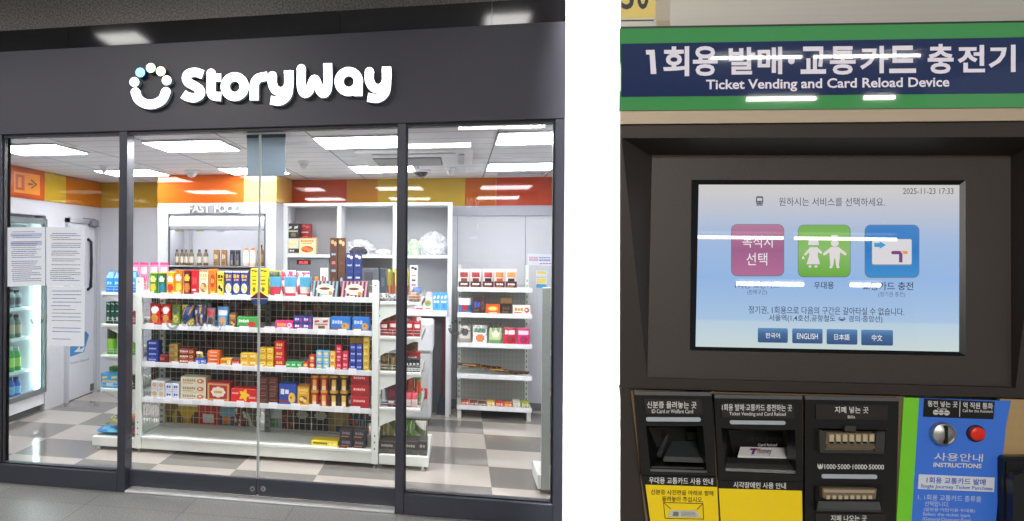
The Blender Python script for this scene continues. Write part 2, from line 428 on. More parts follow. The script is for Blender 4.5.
letter('letter', [([(350, 127), (350, 250), (372, 296), (402, 280), (420, 235), (440, 198), (462, 235), (480, 280), (506, 296), (530, 250), (530, 90)], False, (1, 0), 60)], c4)
letter('letter', [(ring(674, 215, 66, 68), True, (0, 0)), ([(738, 215), (738, 314)], False, (0, 0), 60)], c4)
letter('letter', [([(815, 148), (815, 205), (838, 250), (874, 264), (910, 248), (932, 205), (932, 113)], False, (1, 0)), ([(932, 113), (932, 240), (915, 300), (868, 330), (803, 322)], False, (0, 0), 60)], c4)
letter('smile', [([(105, 288), (125, 335), (165, 363), (207, 371), (250, 362), (290, 335), (313, 285)], False, (1, 1), 64)], c3)
for (x, y, c, s) in ((98, 218, (250, 250, 255), 2.2), (138, 153, (140, 205, 250), 1.6), (210, 122, (225, 245, 205), 1.7), (278, 145, (248, 236, 190), 1.7), (318, 207, (250, 250, 255), 2.2)):
    mb = MB(); a, b = c3(x, y); r = 33/6.827
    mb.prism([smap(a+r*math.cos(2*math.pi*k/24), b+r*math.sin(2*math.pi*k/24)) for k in range(24)], SOFF, 0, 1)
    o = mb.build('dot', [m_sign if s > 2 else glow(c, s, 'lit tinted acrylic'), {2.2: m_sside, 1.6: mat((30, 70, 170), .4), 1.7: mat((60, 130, 60), .4)}[s]], sign)
    if s < 2: o['label'] = {(140, 205, 250): 'pale blue glowing dot', (225, 245, 205): 'pale green glowing dot', (248, 236, 190): 'pale yellow glowing dot'}[c]
# frosted wordmarks on the panes
def wordmark(pane, px, py, w, h, Y):
    mb = MB(); fm = lambda x, y: onY(x, y, Y)
    put_text(mb, 'StoryWay', fm, rq(px, py, px+w, py+h, h*.12), .03)
    cx, cy, r = px-h*.85, py+h*.45, h*.5
    ribbon(mb, [Vector((cx+r*math.cos(a), cy+r*math.sin(a))) for a in [math.pi*k/10 for k in range(11)]], h*.22, fm, (0, .0003, 0))
    for k in range(5):
        a = math.pi+math.pi*(k+.5)/5
        mb.poly([fm(cx+r*math.cos(a)+h*.1*math.cos(2*math.pi*j/8), cy+r*math.sin(a)+h*.1*math.sin(2*math.pi*j/8)) for j in range(8)])
    mb.build('frosted_wordmark', m_frost, pane)
objs = bpy.data.objects
wordmark(objs['window_1'], 46, 314, 38, 11, .0112)
wordmark(objs['door_1'], 182, 318, 42, 11, .0392)
wordmark(objs['window_2'], 467, 322, 44, 13, .0112)
# round red-blue sticker across the door seam
for i, (a, b) in enumerate(((250.5, 258.6), (259.6, 268.5))):
    mb = MB(); fm = lambda x, y: onY(x, y, .0385)
    cut = 1 if i == 0 else -1
    xa, xb = (a, b)
    if i == 0: top = [(a, 297.5), (b, 291.5), (b, 298.5), (a+.3, 298.5)]; bot = [(a+.3, 299), (b, 299), (b, 304.5), (a+3, 304)]
    else: top = [(a, 291.5), (b, 297.5), (b, 298.5), (a, 298.5)]; bot = [(a, 299), (b, 299), (b-3, 304), (a, 304.5)]
    mb.prism([fm(*p) for p in top], (0, .001, 0), 0); mb.prism([fm(*p) for p in bot], (0, .001, 0), 1)
    mb.build('door_sticker', [mat((110, 28, 42), .4), mat((45, 75, 130), .4)], objs['door_%d' % (i+1)])

# papers on the left pane
m_paper = mat((222, 226, 236), .7, name='paper', var=.01)
inks = [mat((70, 84, 150), .7), mat((110, 112, 125), .7), mat((160, 90, 110), .7)]
def paper(q, label, n, blocks=(), start=.07):
    mb = MB(); fm = lambda x, y: onY(x, y, .0105)
    pts = [fm(*p) for p in q]
    mb.prism(pts, (0, .0012, 0), 0)
    TL, TR, BR, BL = [Vector(p) for p in q]
    def P(u, v, y=.0100):
        a = TL.lerp(TR, u); b = BL.lerp(BR, u); p = a.lerp(b, v); return onY(p.x, p.y, y)
    for (v0, v1) in blocks: mb.poly([P(.08, v0), P(.92, v0), P(.92, v1), P(.08, v1)], 4)
    rnd = random.Random(len(label))
    for i in range(n):
        v = start+(1-start-.06)*i/n
        if rnd.random() < .12: continue
        u = .1+.06*rnd.random(); e = .9-.3*rnd.random()*(rnd.random() > .4)
        ink = 1+rnd.choice((0, 0, 1, 1, 2) if rnd.random() > .6 else (0, 1))
        while u < e:
            l = .02+.05*rnd.random(); mb.poly([P(u, v, .0097), P(min(u+l, e), v, .0097), P(min(u+l, e), v+.012, .0097), P(u, v+.012, .0097)], ink); u += l+.013
    o = mb.build('notice_sheet', [m_paper]+inks+[mat((178, 188, 216), .7)])
    tag(o, label, 'notice', None)
paper(((7.5, 227.5), (45, 227), (45, 285.5), (7.5, 286.5)), 'white printed notice nearest the left frame, with two shaded lines at top', 26, ((.1, .16), (.24, .31)))
paper(((46.2, 227), (84.6, 227.5), (84.2, 285.5), (46.2, 285.5)), 'white printed notice taped directly above another sheet on the left pane', 26)
paper(((47, 286.5), (84.8, 286.5), (84.3, 346.5), (47.5, 345.5)), 'white printed notice lowest on the left pane, mostly blank near the bottom', 14)

# ------------------------------------------------------------------ grey hanging panel behind the door head, ceiling fittings
e = empty('hanging_panel', (XY(265, .16), .16, CZ), 'grey-green translucent panel hanging from the ceiling behind the sliding doors', 'panel')
m_trans = mat((184, 196, 204), .2, 0, .03, 3, name='translucent sheet'); ntt = m_trans.node_tree
tl_ = ntt.nodes.new('ShaderNodeBsdfTranslucent'); tl_.inputs[0].default_value = lin((190, 204, 212)); mxt = ntt.nodes.new('ShaderNodeMixShader'); mxt.inputs[0].default_value = .5
ntt.links.new(ntt.nodes['Principled BSDF'].outputs[0], mxt.inputs[1]); ntt.links.new(tl_.outputs[0], mxt.inputs[2]); ntt.links.new(mxt.outputs[0], ntt.nodes['Material Output'].inputs['Surface'])
xa, xb, xc = XY(246, .16), XY(259, .16), XY(284.5, .16); zl = ZY(265, 176, .16)
MB().box(xa, xc, .155, .165, zl, CZ-.004, c=.002).build('sheet', m_trans, e)
MB().box(xb-.004, xb+.004, .150, .170, zl, CZ-.004).build('joint', mat((170, 184, 186), .3), e)
MB().box(xa, xc, .148, .172, CZ-.02, CZ-.001).build('rail', mat((80, 86, 92), .4), e)
p0 = onZ(375, 152, CZ)
e = empty('air_conditioner', (0, 0, CZ), 'white square ceiling air conditioner with a slatted grille', 'air conditioner')
ya, yb = .95, 1.85; xa, xb = -.72, .1
mb = MB(); mb.box(xa, xb, ya, yb, CZ-.03, CZ-.001, c=.008); o = mb.build('cover', mat((214, 214, 214), .5), e)
mb = MB(); mb.box(xa+.1, xb-.22, ya+.31, yb-.08, CZ-.034, CZ-.0305)
for k in range(15): yy = ya+.33+k*.033; mb.box(xa+.11, xb-.23, yy, yy+.012, CZ-.04, CZ-.034, 1)
mb.build('grille', [mat((110, 112, 114), .6), mat((200, 200, 200), .5)], e)
for (u0, u1, v0, v1) in ((xa+.12, xb-.12, ya+.06, ya+.1), (xb-.1, xb-.06, ya+.14, yb-.14)):
    MB().box(u0, u1, v0, v1, CZ-.036, CZ-.0305).build('air_outlet', mat((150, 152, 154), .5), e)
e = empty('air_vent', (.5, 1.3, CZ), 'flat slatted ceiling vent near the back of the shop at right', 'vent')
pv0 = onZ(498, 173, CZ)
mb = MB(); mb.box(pv0.x, pv0.x+.4, pv0.y, pv0.y+.16, CZ-.012, CZ-.001)
for k in range(5): mb.box(pv0.x+.02, pv0.x+.38, pv0.y+.02+k*.026, pv0.y+.03+k*.026, CZ-.016, CZ-.012, 1)
o = mb.build('grille', [mat((170, 172, 174), .6), mat((205, 205, 206), .6)], e)
def dome(px, py, r, label, cat, name, dark=False):
    p = onZ(px, py, CZ); e = empty(name, (p.x, p.y, CZ), label, cat)
    MB().lathe([(r, 0), (r*1.02, -.012), (r*.9, -.02)], 20, p.x, p.y, CZ).build('base', mat((224, 224, 224), .5), e, smooth=True)
    MB().lathe([(r*.7, -.0205), (r*.66, -.035), (r*.45, -.055), (r*.12, -.064)], 20, p.x, p.y, CZ).build('dome' if dark else 'sensor_head', mat((36, 36, 42), .1) if dark else mat((205, 205, 206), .5), e, smooth=True)
dome(421, 170, .085, 'security dome camera with a dark bulb under the shop ceiling', 'camera', 'dome_camera', True)
dome(191.5, 170.5, .07, 'white smoke detector on the shop ceiling above the orange bulkhead', 'smoke detector', 'smoke_detector')
dome(303.5, 161, .045, 'small sprinkler on the shop ceiling right of the hanging panel', 'sprinkler', 'ceiling_sprinkler')
dome(450, 168, .05, 'small sensor on the shop ceiling right of the dome camera', 'sensor', 'ceiling_sensor')
dome(104, 166, .04, 'small sensor on the shop ceiling by the left post', 'sensor', 'ceiling_sensor')

# ------------------------------------------------------------------ FAST FOOD booth
FY = 2.55
fx0, fx1 = XY(157, FY), XY(275.5, FY)
ff = empty('fast_food_booth', ((fx0+fx1)/2, FY+.3, 0), 'white FAST FOOD booth with an orange and yellow bulkhead at the back wall', 'booth')
xs = XY(244, FY, 190)
MB().box(fx0, xs-.001, FY, BY-.014, zb+.002, CZ-.002).build('bulkhead', gl((226, 104, 34)), ff)['label'] = 'glossy orange bulkhead panel'
MB().box(xs, fx1, FY, BY-.014, zb+.002, CZ-.002).build('bulkhead', gl((240, 196, 110)), ff)['label'] = 'glossy yellow bulkhead panel'
ox0, ox1 = XY(168, FY), XY(265, FY); oz1 = ZY(215, 213.5, FY); oz0 = ZY(215, 266, FY)
m_steel = mat((196, 198, 204), .35, .0, .05, 3, name='pale laminate')
mb = MB(); mb.box(fx0, ox0, FY, BY-.014, 0, zb, c=.004); mb.box(ox1, fx1, FY, BY-.014, 0, zb, c=.004); mb.box(ox0, ox1, FY, BY-.014, oz1, zb)
mb.box(ox0, ox1, FY+.45, BY-.014, 0, oz1); mb.box(ox0, ox1, FY+.02, FY+.45, 0, oz0-.03)
mb.build('body', m_steel, ff)
mb = MB(); mb.box(ox0, ox0+.012, FY-.008, FY+.02, oz0-.3, oz1, c=.002); mb.box(ox1-.012, ox1, FY-.008, FY+.02, oz0-.3, oz1); mb.box(ox0, ox1, FY-.008, FY+.02, oz1-.012, oz1)
mb.build('opening_frame', mat((84, 86, 92), .4), ff)
zs = ZY(215, 229, FY)
mb = MB(); prof = [(0, oz1-.014), (-.05, oz1-.02), (-.075, oz1-.07), (-.075, zs+.03), (-.05, zs), (0, zs)]
mb.prism([(ox0+.014, FY+.06+y, z) for y, z in prof], (ox1-ox0-.028, 0, 0)); mb.build('rolled_shutter', mat((236, 238, 244), .35), ff)
MB().box(ox0+.02, ox1-.02, FY-.012, FY+.05, zs-.012, zs-.001, c=.003).build('shutter_rail', mat((120, 122, 130), .4), ff)
mb = MB(); mb.box(ox0-.02, ox1+.01, FY-.05, FY+.44, oz0-.012, oz0, c=.003); mb.build('counter_shelf', mat((150, 152, 150), .3, .7), ff)
MB().box(ox0+.03, ox1-.03, FY+.06, FY+.085, zs+.02, zs+.04).build('fill_strip', glow((255, 255, 255), 26.0), ff)  # added glowing strip behind the shutter, brightens the booth inside
MB().box(XY(189, FY+.445), XY(192.5, FY+.445), FY+.43, FY+.449, oz0, zs+.04).build('slotted_strip', mat((168, 170, 174), .5), ff)
for a, b, c in ((175, 183, (196, 190, 50)), (196, 204, (160, 178, 60))):
    MB().box(XY(a, FY+.03), XY(b, FY+.03), FY+.02, FY+.024, ZY(200, 231.6, FY), zs-.013).build('price_flag', mat(c, .5), ff)
MB().box(XY(217.5, FY+.03), XY(223.5, FY+.03), FY+.02, FY+.026, ZY(220, 232.5, FY), zs-.013, c=.002).build('shutter_handle', mat((196, 196, 202), .5), ff)
za, zc = ZY(215, 212.6, FY), ZY(215, 204.8, FY)
for word, wa, wb in (('FAST', 188.4, 210.5), ('FOOD', 214.5, 241)):
    mb = MB(); tv, tf = text_mesh(word, .025)
    fa, fb = XY(wa, FY), XY(wb, FY)
    P = [Vector((fa+(fb-fa)*u, FY-.022, za+(zc-za)*t)) for u, t in tv]
    mb.add(P, tf, 0)
    for s in range(1, 7): mb.add([p+Vector((0, .0035*s, 0)) for p in P], tf, 1)
    mb.build('lettering', [mat((252, 252, 252), .4, var=.0), mat((120, 120, 128), .5)], ff)

# ------------------------------------------------------------------ white cabinets along the back wall
KY = 2.86
kz1 = ZY(330, 206, KY)
kx = [XY(284.8, KY), XY(338.5, KY), XY(394.5, KY), XY(449.5, KY)]
zsf = ZY(330, 254.5, KY); zct = ZY(428, 310, KY)
cab = empty('cabinet', (kx[1], KY+.2, 0), 'tall white open-shelf cabinet row along the back wall', 'cabinet')
for x in kx: MB().box(x-.02, x+.02, KY, BY-.014, 0 if x in (kx[0], kx[3]) else zct, kz1, c=.003).build('upright', m_white, cab)
MB().box(kx[0]-.02, kx[3]+.02, KY, BY-.014, kz1, kz1+.03, c=.003).build('top_panel', m_white, cab)
MB().box(kx[0]+.02, kx[3]-.02, KY+.005, BY-.05, zsf-.03, zsf, c=.003).build('shelf', m_white, cab)
MB().box(kx[0]+.02, kx[3]-.02, BY-.045, BY-.016, zct, kz1).build('back_panel', mat((186, 187, 189), .6, 0, .03, 6), cab)
MB().box(kx[0]+.02, kx[3]-.02, KY-.1, BY-.05, zct-.05, zct, c=.004).build('counter', m_white, cab)
MB().box(kx[0]+.02, kx[3]-.022, KY+.06, BY-.05, 0, zct-.052).build('shade_panel', mat((84, 84, 90), .5), cab)  # dark sheet, the shade of the gap under the counter put into its colour
mb = MB(); mb.box(kx[3]-.03, kx[3]-.0, KY-.1, KY-.06, 0, zct-.05); mb.build('leg', m_white, cab)
# white freezer under the counter
gx0, gx1 = XY(404, 2.3), XY(431.5, 2.3)
fz = empty('freezer', ((gx0+gx1)/2, 2.5, 0), 'white chest freezer under the back counter, behind the right end shelves', 'freezer')
mb = MB(); mb.box(gx0-.5, gx1, 2.3, 2.72, .06, ZY(420, 352, 2.3), c=.02); mb.build('body', mat((214, 216, 220), .35), fz)
MB().box(gx0-.5, gx1+.015, 2.27, 2.72, ZY(420, 352, 2.3)+.005, ZY(420, 322, 2.3), c=.015).build('lid', mat((226, 228, 232), .3), fz)
MB().box(gx0-.48, gx1-.02, 2.33, 2.7, 0, .06).build('plinth', mat((60, 60, 64), .6), fz)
MB().box(gx0+.02, gx1-.03, 2.285, 2.3, .24, .33, c=.004).build('label_plate', mat((200, 40, 40), .5), fz)
# red-handled broom in the corner gap
bp = onY(442, 418, 2.75)
br_ = empty('broom', (bp.x, 2.75, 0), 'red broom leaning in the dark gap beside the freezer', 'broom')
MB().tube([(bp.x, 2.85, .15), (bp.x+.01, 2.9, zct-.09)], .012).build('handle', mat((110, 34, 50), .5), br_)
mb = MB(); mb.prism([(bp.x-.05, 2.83, 0), (bp.x+.05, 2.83, 0), (bp.x+.025, 2.83, .17), (bp.x-.025, 2.83, .17)], (0, .05, 0)); mb.build('brush', mat((34, 44, 70), .8), br_)

# ------------------------------------------------------------------ left wall: drinks cooler, door, signs
c0, c1 = cy0+.02, cy1-.02
cool = empty('drinks_cooler', (LX-.3, (c0+c1)/2, 0), 'tall glass-door drinks cooler let into the left wall', 'cooler')
mcool = mat((232, 234, 238), .4)
mb = MB()
mb.box(LX-.72, LX-.68, c0, c1, .09, ctop); mb.box(LX-.72, LX-.02, c0, c0+.03, .09, ctop); mb.box(LX-.72, LX-.02, c1-.03, c1, .09, ctop)
mb.box(LX-.72, LX-.02, c0, c1, .09, .16); mb.box(LX-.72, LX-.02, c0, c1, ctop-.05, ctop)
mb.build('body', mcool, cool)
MB().box(LX-.02, LX+.004, c0, c1, .065, .17, c=.003).build('base_panel', mcool, cool)
MB().box(LX-.1, LX-.03, c0+.02, c1-.02, 0, .065).build('plinth', mat((90, 90, 92), .6), cool)
mb = MB(); zf0, zf1 = .175, ctop
fw_ = .03
mb.box(LX, LX+.03, c0, c0+fw_, zf0, zf1, c=.004); mb.box(LX, LX+.03, c1-fw_, c1, zf0, zf1, c=.004); mb.box(LX, LX+.03, c0, c1, zf0, zf0+.05, c=.004); mb.box(LX, LX+.03, c0, c1, zf1-.05, zf1, c=.004)
dr = mb.build('door', mat((120, 128, 130), .35, .2), cool)
MB().box(LX+.012, LX+.018, c0+fw_, c1-fw_, zf0+.05, zf1-.05).build('door_glass', glass('cooler glass', (226, 240, 238)), dr)
MB().tube([(LX+.05, c0+.08, .8), (LX+.05, c0+.08, 1.3)], .012).build('handle', mat((170, 172, 176), .3, .8), dr)
for yy in (c0+.045, c1-.06): MB().box(LX-.06, LX-.04, yy-.012, yy+.012, .2, ctop-.08).build('fill_strip', glow((255, 255, 255), 16.0), cool)  # added glowing strips that brighten the cooler inside
czs = []
for i, py in enumerate((402, 371, 338, 308, 284, 262)):
    z = .165 if i == 0 else 1.5-(py-250)*7.15/788
    czs.append(z)
    if i: MB().box(LX-.66, LX-.09, c0+.035, c1-.08, z-.025, z, c=.002).build('shelf', mcool, cool)
# white door with closer, pull and emblem
d0, d1 = onX(66.5, 330, LX).y, onX(92, 330, LX).y
dtop = ZY(80, 224, onX(80, 224, LX).y)
door = struct(MB().box(LX+.001, LX+.022, d0, d1, .01, dtop, c=.003).build('door_3', mat((214, 216, 222), .45, name='white door leaf', var=.02), loc=(LX, d0, 0)))
mb = MB(); mb.box(LX+.001, LX+.035, d0-.05, d0-.005, 0, dtop+.05); mb.box(LX+.001, LX+.035, d1+.005, d1+.05, 0, dtop+.05); mb.box(LX+.001, LX+.035, d0-.05, d1+.05, dtop+.005, dtop+.05)
struct(mb.build('trim_door_frame', mat((188, 190, 196), .5)))
hp = onX(84.5, 265, LX)
mb = MB(); za, zc = ZY(85, 290, hp.y), ZY(85, 239, hp.y); yh = onX(85.5, 265, LX).y
mb.tube([(LX+.022, yh, za), (LX+.06, yh, za+.03), (LX+.065, yh, (za+zc)/2), (LX+.06, yh, zc-.03), (LX+.022, yh, zc)], .017); mb.build('door_handle', mat((30, 32, 40), .35), door, smooth=True)
pc = onX(93, 217, LX)
mb = MB(); mb.box(LX+.024, LX+.075, d1-.14, d1-.0, dtop-.02, dtop+.045, c=.006); mb.tube([(LX+.09, d1-.12, dtop+.05), (LX+.1, d1-.4, dtop+.052)], .008)
mb.build('door_closer', mat((140, 142, 148), .4, .4), door)
def dmap(x, y): p = onX(x, y, LX+.0235); return p
mb = MB(); mb.poly([dmap(*p) for p in ((70, 347), (86, 331), (89, 335), (84, 352), (70, 357))], 0); mb.poly([onX(x, y, LX+.0242) for x, y in ((74, 352), (80, 346), (80, 349.5), (85, 346.5), (83, 352))], 1)
put_text(mb, 'Smart Speed', dmap, ((70, 362), (89, 357.5), (89, 360.8), (70, 365.4)), .02, 2)
mb.build('door_emblem', [mat((48, 128, 182), .5), mat((225, 230, 235), .5), mat((150, 152, 158), .5)], door)
mb = MB(); mb.box(LX+.022, LX+.03, d1-.08, d1-.01, .03, .1); mb.build('hinge', mat((120, 120, 110), .4, .6), door)
# orange arrow sign on the left frieze
def fmap(x, y): return onX(x, y, LX+.0165)
sg = empty('direction_sign', fmap(26, 182), 'orange direction sign with an arrow on the left frieze', 'sign')
mb = MB(); mb.prism([onX(x, y, LX+.016) for x, y in ((9.5, 168), (43, 174.5), (43, 198.5), (9.5, 194))], (-.0035, 0, 0)); mb.build('backing', mat((204, 84, 30), .25), sg)
mb = MB(); mb.poly([fmap(*p) for p in ((14, 171), (40, 175.5), (40, 195.5), (14, 192))], 0)
f2 = lambda x, y: onX(x, y, LX+.017)
mb.poly([f2(*p) for p in ((15.5, 174), (24.5, 175.5), (24.5, 190.5), (15.5, 189.5))], 1)
f3 = lambda x, y: onX(x, y, LX+.0175)
mb.poly([f3(*p) for p in ((18, 177), (21.5, 177.5), (21.5, 187.5), (18, 187.2))], 0)
mb.poly([f3(*p) for p in ((28, 183), (33, 183.6), (33, 185.4), (28, 184.9))], 2)
mb.poly([f3(*p) for p in ((31.5, 179), (37.2, 184.6), (36, 185.4), (30.6, 180.2))], 2); mb.poly([f3(*p) for p in ((31.8, 189), (37.2, 184.6), (35.8, 184.2), (30.7, 188))], 2)
mb.build('pictogram', [mat((240, 150, 48), .3), mat((190, 80, 40), .3), mat((100, 60, 40), .4)], sg)
# notices on the back wall at right
def nmap(x, y): return onY(x, y, BY-.0065)
nt_ = empty('wall_poster', nmap(541, 260), 'small white poster with red and blue writing on back wall at right', 'poster')
MB().prism([onY(x, y, BY-.006) for x, y in ((527.5, 253.5), (553, 254.5), (553, 266), (527.5, 265))], (0, .0055, 0)).build('sheet', m_paper, nt_)
mb = MB(); x = 529
rn = random.Random(3)
for k in range(9):
    m_ = 0 if k < 4 else 1
    for (a, b, c, d) in ((0, 0, 1.9, .7), (.1, 1.6, 1.8, 2.2), (.2, 2.6, .8, 4), (1.2, 2.5, 1.9, 4)):
        mb.poly([nmap(x+p, 256.8+q+k*.06) for p, q in ((a, b), (c, b), (c, d), (a, d))], m_)
    x += 2.35 if k != 3 else 3
for k in range(4): mb.poly([nmap(540+k*3+p, 263+q) for p, q in ((0, 0), (2, 0), (2, 1), (0, 1))], 0)
mb.build('lettering', [mat((180, 50, 60), .5), mat((40, 70, 150), .5)], nt_)
for k, (a, b, c, lab) in enumerate(((270.5, 276.5, (238, 214, 90), 'upper yellow and white memo sheet taped to the back wall under the poster'), (278, 288, (90, 170, 220), 'lower memo sheet with yellow and blue bands taped under the poster'))):
    mb = MB(); mb.prism([onY(x, y, BY-.006) for x, y in ((536, a), (547, a+.3), (547, b+.3), (536, b))], (0, .0055, 0), 0)
    mb.poly([nmap(x, y) for x, y in ((537, a+.6), (546, a+.9), (546, (a+b)/2+.5), (537, (a+b)/2+.2))], 1)
    if k: mb.poly([nmap(x, y) for x, y in ((536.3, (a+b)/2+1), (546.7, (a+b)/2+1.3), (546.7, b), (536.3, b-.3))], 2)
    tag(mb.build('memo_sheet', [mat((226, 228, 232), .6), mat((238, 214, 90), .5), mat((70, 160, 215), .5)]), lab, 'memo')
# ------------------------------------------------------------------ goods: one mesh of each kind, instances share it
def pm(c, r=.4): return mat(c, r, 0, .04, 60, name='printed pack')
GC = {}
def art(mb, w, d, h, style, y, s=1):
    """printed shapes on the front face (x across, z up), y just in front of it"""
    def E(cx, cz, rx, rz, n=18, mi=1, k=0., lobes=0, dy=0.):
        pts = []
        for i in range(n):
            a = 2*math.pi*i/n; q = 1+k*math.cos(lobes*a); pts.append((cx+rx*q*math.cos(a), y-dy, cz+rz*q*math.sin(a)))
        mb.poly(pts, mi)
    def R(x0, x1, z0, z1, mi=1, dy=0.): mb.poly([(x0*w, y-dy, z0*h), (x1*w, y-dy, z0*h), (x1*w, y-dy, z1*h), (x0*w, y-dy, z1*h)], mi)
    def Q(pts, mi=1, dy=0.): mb.poly([(a*w, y-dy, b*h) for a, b in pts], mi)
    e = .0004
    def T(x0, x1, z0, z1, mi=1, dy=0.):
        n = max(2, int(round((x1-x0)*w/max(.003, (z1-z0)*h*.8)))); g = (x1-x0)/n
        for k in range(min(n, 9)):
            g = (x1-x0)/min(n, 9); R(x0+g*k+g*.08, x0+g*k+g*.86, z0+(z1-z0)*.1*(k % 3 == 1), z1-(z1-z0)*.12*(k % 2), mi, dy)
    if style == 'band': R(-.5, .5, .08, .36); T(-.36, .3, .56, .76, 2); T(-.3, .1, .16, .28, 0, e)
    elif style == 'bars': T(-.42, .1, .36, .72); E(w*.29, h*.48, w*.14, h*.3, 12, 2); E(w*.27, h*.5, w*.06, h*.14, 8, 0, 0, 0, e); R(-.42, .0, .14, .24, 2)
    elif style == 'cloud':
        for k in range(7): Q([(-.5+k/7, 0), (-.5+k/7+.07, 0), (-.5+k/7+.14, 1), (-.5+k/7+.07, 1)], 2)
        E(0, h*.52, w*.34, h*.34, 32, 1, .07, 10, e); E(-w*.02, h*.55, w*.2, h*.08, 12, 3, 0, 0, 2*e); E(w*.2, h*.28, w*.07, h*.12, 10, 4, 0, 0, 3*e)
    elif style == 'oval': E(0, h*.55, w*.36, h*.26, 20, 1); T(-.22, .22, .46, .64, 2, e); R(-.3, .3, .08, .16, 2)
    elif style == 'cookie': T(-.42, .1, .5, .76, 1); E(w*.24, h*.34, w*.2, h*.26, 14, 2, 0, 0, e); E(w*.2, h*.36, w*.05, h*.06, 8, 3, 0, 0, 2*e); R(-.5, .0, .12, .24, 3)
    elif style == 'window': T(-.4, .4, .72, .86, 1); T(-.3, .3, .6, .68, 1); E(0, h*.3, w*.38, h*.2, 16, 2); E(-w*.14, h*.34, w*.2, h*.1, 12, 3, 0, 0, e); E(w*.16, h*.24, w*.17, h*.09, 12, 3, 0, 0, 2*e); R(-.5, .5, .94, 1, 2)
    elif style == 'frame': R(-.46, .46, .06, .94, 1); R(-.38, .38, .14, .86, 0, e); E(0, h*.5, w*.3, h*.28, 22, 2, .1, 8, 2*e); R(-.17, .17, .44, .56, 1, 3*e)
    elif style == 'star': E(w*.02, h*.55, w*.17, h*.36, 20, 1, .35, 5); R(-.46, -.2, .6, .74, 2); R(.2, .46, .3, .45, 2)
    elif style == 'tall': E(-w*.15, h*.93, w*.22, h*.035, 10, 1); E(w*.22, h*.9, w*.2, h*.04, 10, 1); T(-.3, .3, .7, .74, 2); R(-.25, .25, .55, .6, 3); R(-.28, .28, .42, .46, 2); E(0, h*.24, w*.2, h*.09, 12, 4)
    elif style == 'can': R(-.3, .3, .2, .7)
    elif style == 'jag':
        Q([(-.4, .6), (-.1, .7), (-.15, .82), (-.4, .78)], 1); Q([(.1, .62), (.4, .7), (.42, .84), (.12, .8)], 1); R(-.18, .22, .12, .36, 2); T(-.4, .4, .42, .54, 1, e)
    elif style == 'tag': T(-.32, .32, .42, .72); R(-.4, .2, .16, .24, 2)
    elif style == 'stripes':
        for k in range(4): R(-.5+.25*k+.04, -.5+.25*k+.15, .02, .98, 1)
        R(-.5, .5, .0, .2, 2)
def carton(w, d, h, cols, style='band', top=None):
    mb = MB(); mb.box(-w/2, w/2, -d/2, d/2, 0, h, 0, min(.002, w*.06, h*.06))
    art(mb, w, d, h, style, -d/2-.0005)
    return mb, False
def gable(w, d, h, cols, style='window'):
    mb = MB(); hb = h*.68
    mb.box(-w/2, w/2, -d/2, d/2, 0, hb, 0, .0015)
    mb.add([(-w/2, -d/2, hb), (w/2, -d/2, hb), (w/2, d/2, hb), (-w/2, d/2, hb), (-w*.3, 0, h), (w*.3, 0, h)], [(0, 1, 5, 4), (2, 3, 4, 5), (1, 2, 5), (3, 0, 4)], 1)
    mb.box(-w*.22, w*.22, -.004, .004, h*.95, h*1.04, 0)
    art(mb, w, d, hb, style, -d/2-.0005)
    return mb, False
def bag(w, d, h, cols, style='window', seal=True):
    """pillow pack: bulged front and back, flat crimped seals with toothed edges"""
    mb = MB(); nx, nz = 16, 22; vs = []; idx = {}
    rn = random.Random(int(w*1e4)+int(h*1e4))
    ph = rn.random()*6; wv = [(rn.uniform(-6, 6), rn.uniform(4, 13), rn.uniform(0, 6)) for _ in range(6)]
    for s in (0, 1):
        for j in range(nz+1):
            v = j/nz
            for i in range(nx+1):
                u = i/nx*2-1
                tz = max(0, min(1, (v-.05)/.9)); b = (max(0, 1-abs(u)**2.6))**.6*(math.sin(math.pi*tz) if 0 < tz < 1 else 0)**.5
                wr = .06*math.sin(7*u+ph+3*v)*math.sin(9*v+ph)
                t = d/2*(b*(1+wr))+.0012
                pin = 1-.07*b
                z = h*v
                if j in (0, nz) and i % 2: z += (.012*h if j == 0 else -.012*h)
                vs.append((u*w/2*pin, (-t if s == 0 else t), z))
    N = (nx+1)*(nz+1); fs = []; ms = []
    def pick(u, v):
        if v < .06 or v > .94: return 3
        if style == 'window':
            if .14 < v < .5 and abs(u) < .7 and (u/.7)**2+((v-.32)/.2)**2 < 1: return 2
            if .6 < v < .82 and abs(u) < .72: return 1
        elif style == 'jerky':
            if .55 < v < .82 and abs(u) < .8: return 1
            if v < .5 and abs(u) < .6: return 2
        elif style == 'half': return 1 if v > .55 else (2 if abs(u) < .55 and v > .15 else 0)
        elif style == 'trap':
            if v > .72: return 1
            if abs(u) < .75-(.72-v)*1.2 and v > .3: return 1
            if abs(u) < .4: return 2
        elif style == 'mix':
            q = sum(math.sin(a*u+b*v+c) for a, b, c in wv[:3]); q2 = sum(math.sin(b*u-a*v*2+c) for a, b, c in wv[3:])
            return 1 if q > .7 else (2 if q2 > .9 else 0)
        elif style == 'logo':
            if (u/.72)**2+((v-.72)/.17)**2 < 1: return 1
            if (u/.6)**2+((v-.32)/.2)**2 < 1: return 2
        return 0
    for s in (0, 1):
        for j in range(nz):
            for i in range(nx):
                a = s*N+j*(nx+1)+i; q = (a, a+1, a+nx+2, a+nx+1); fs.append(q if s == 0 else q[::-1])
                ms.append(pick((i+.5)/nx*2-1, (j+.5)/nz))
    rim = [j*(nx+1) for j in range(nz+1)]; rim2 = [j*(nx+1)+nx for j in range(nz+1)]
    for R_ in (rim, rim2, list(range(nx+1)), [nz*(nx+1)+i for i in range(nx+1)]):
        for a, b in zip(R_, R_[1:]): fs.append((a, b, N+b, N+a)); ms.append(3)
    mb.add(vs, fs, ms)
    return mb, True
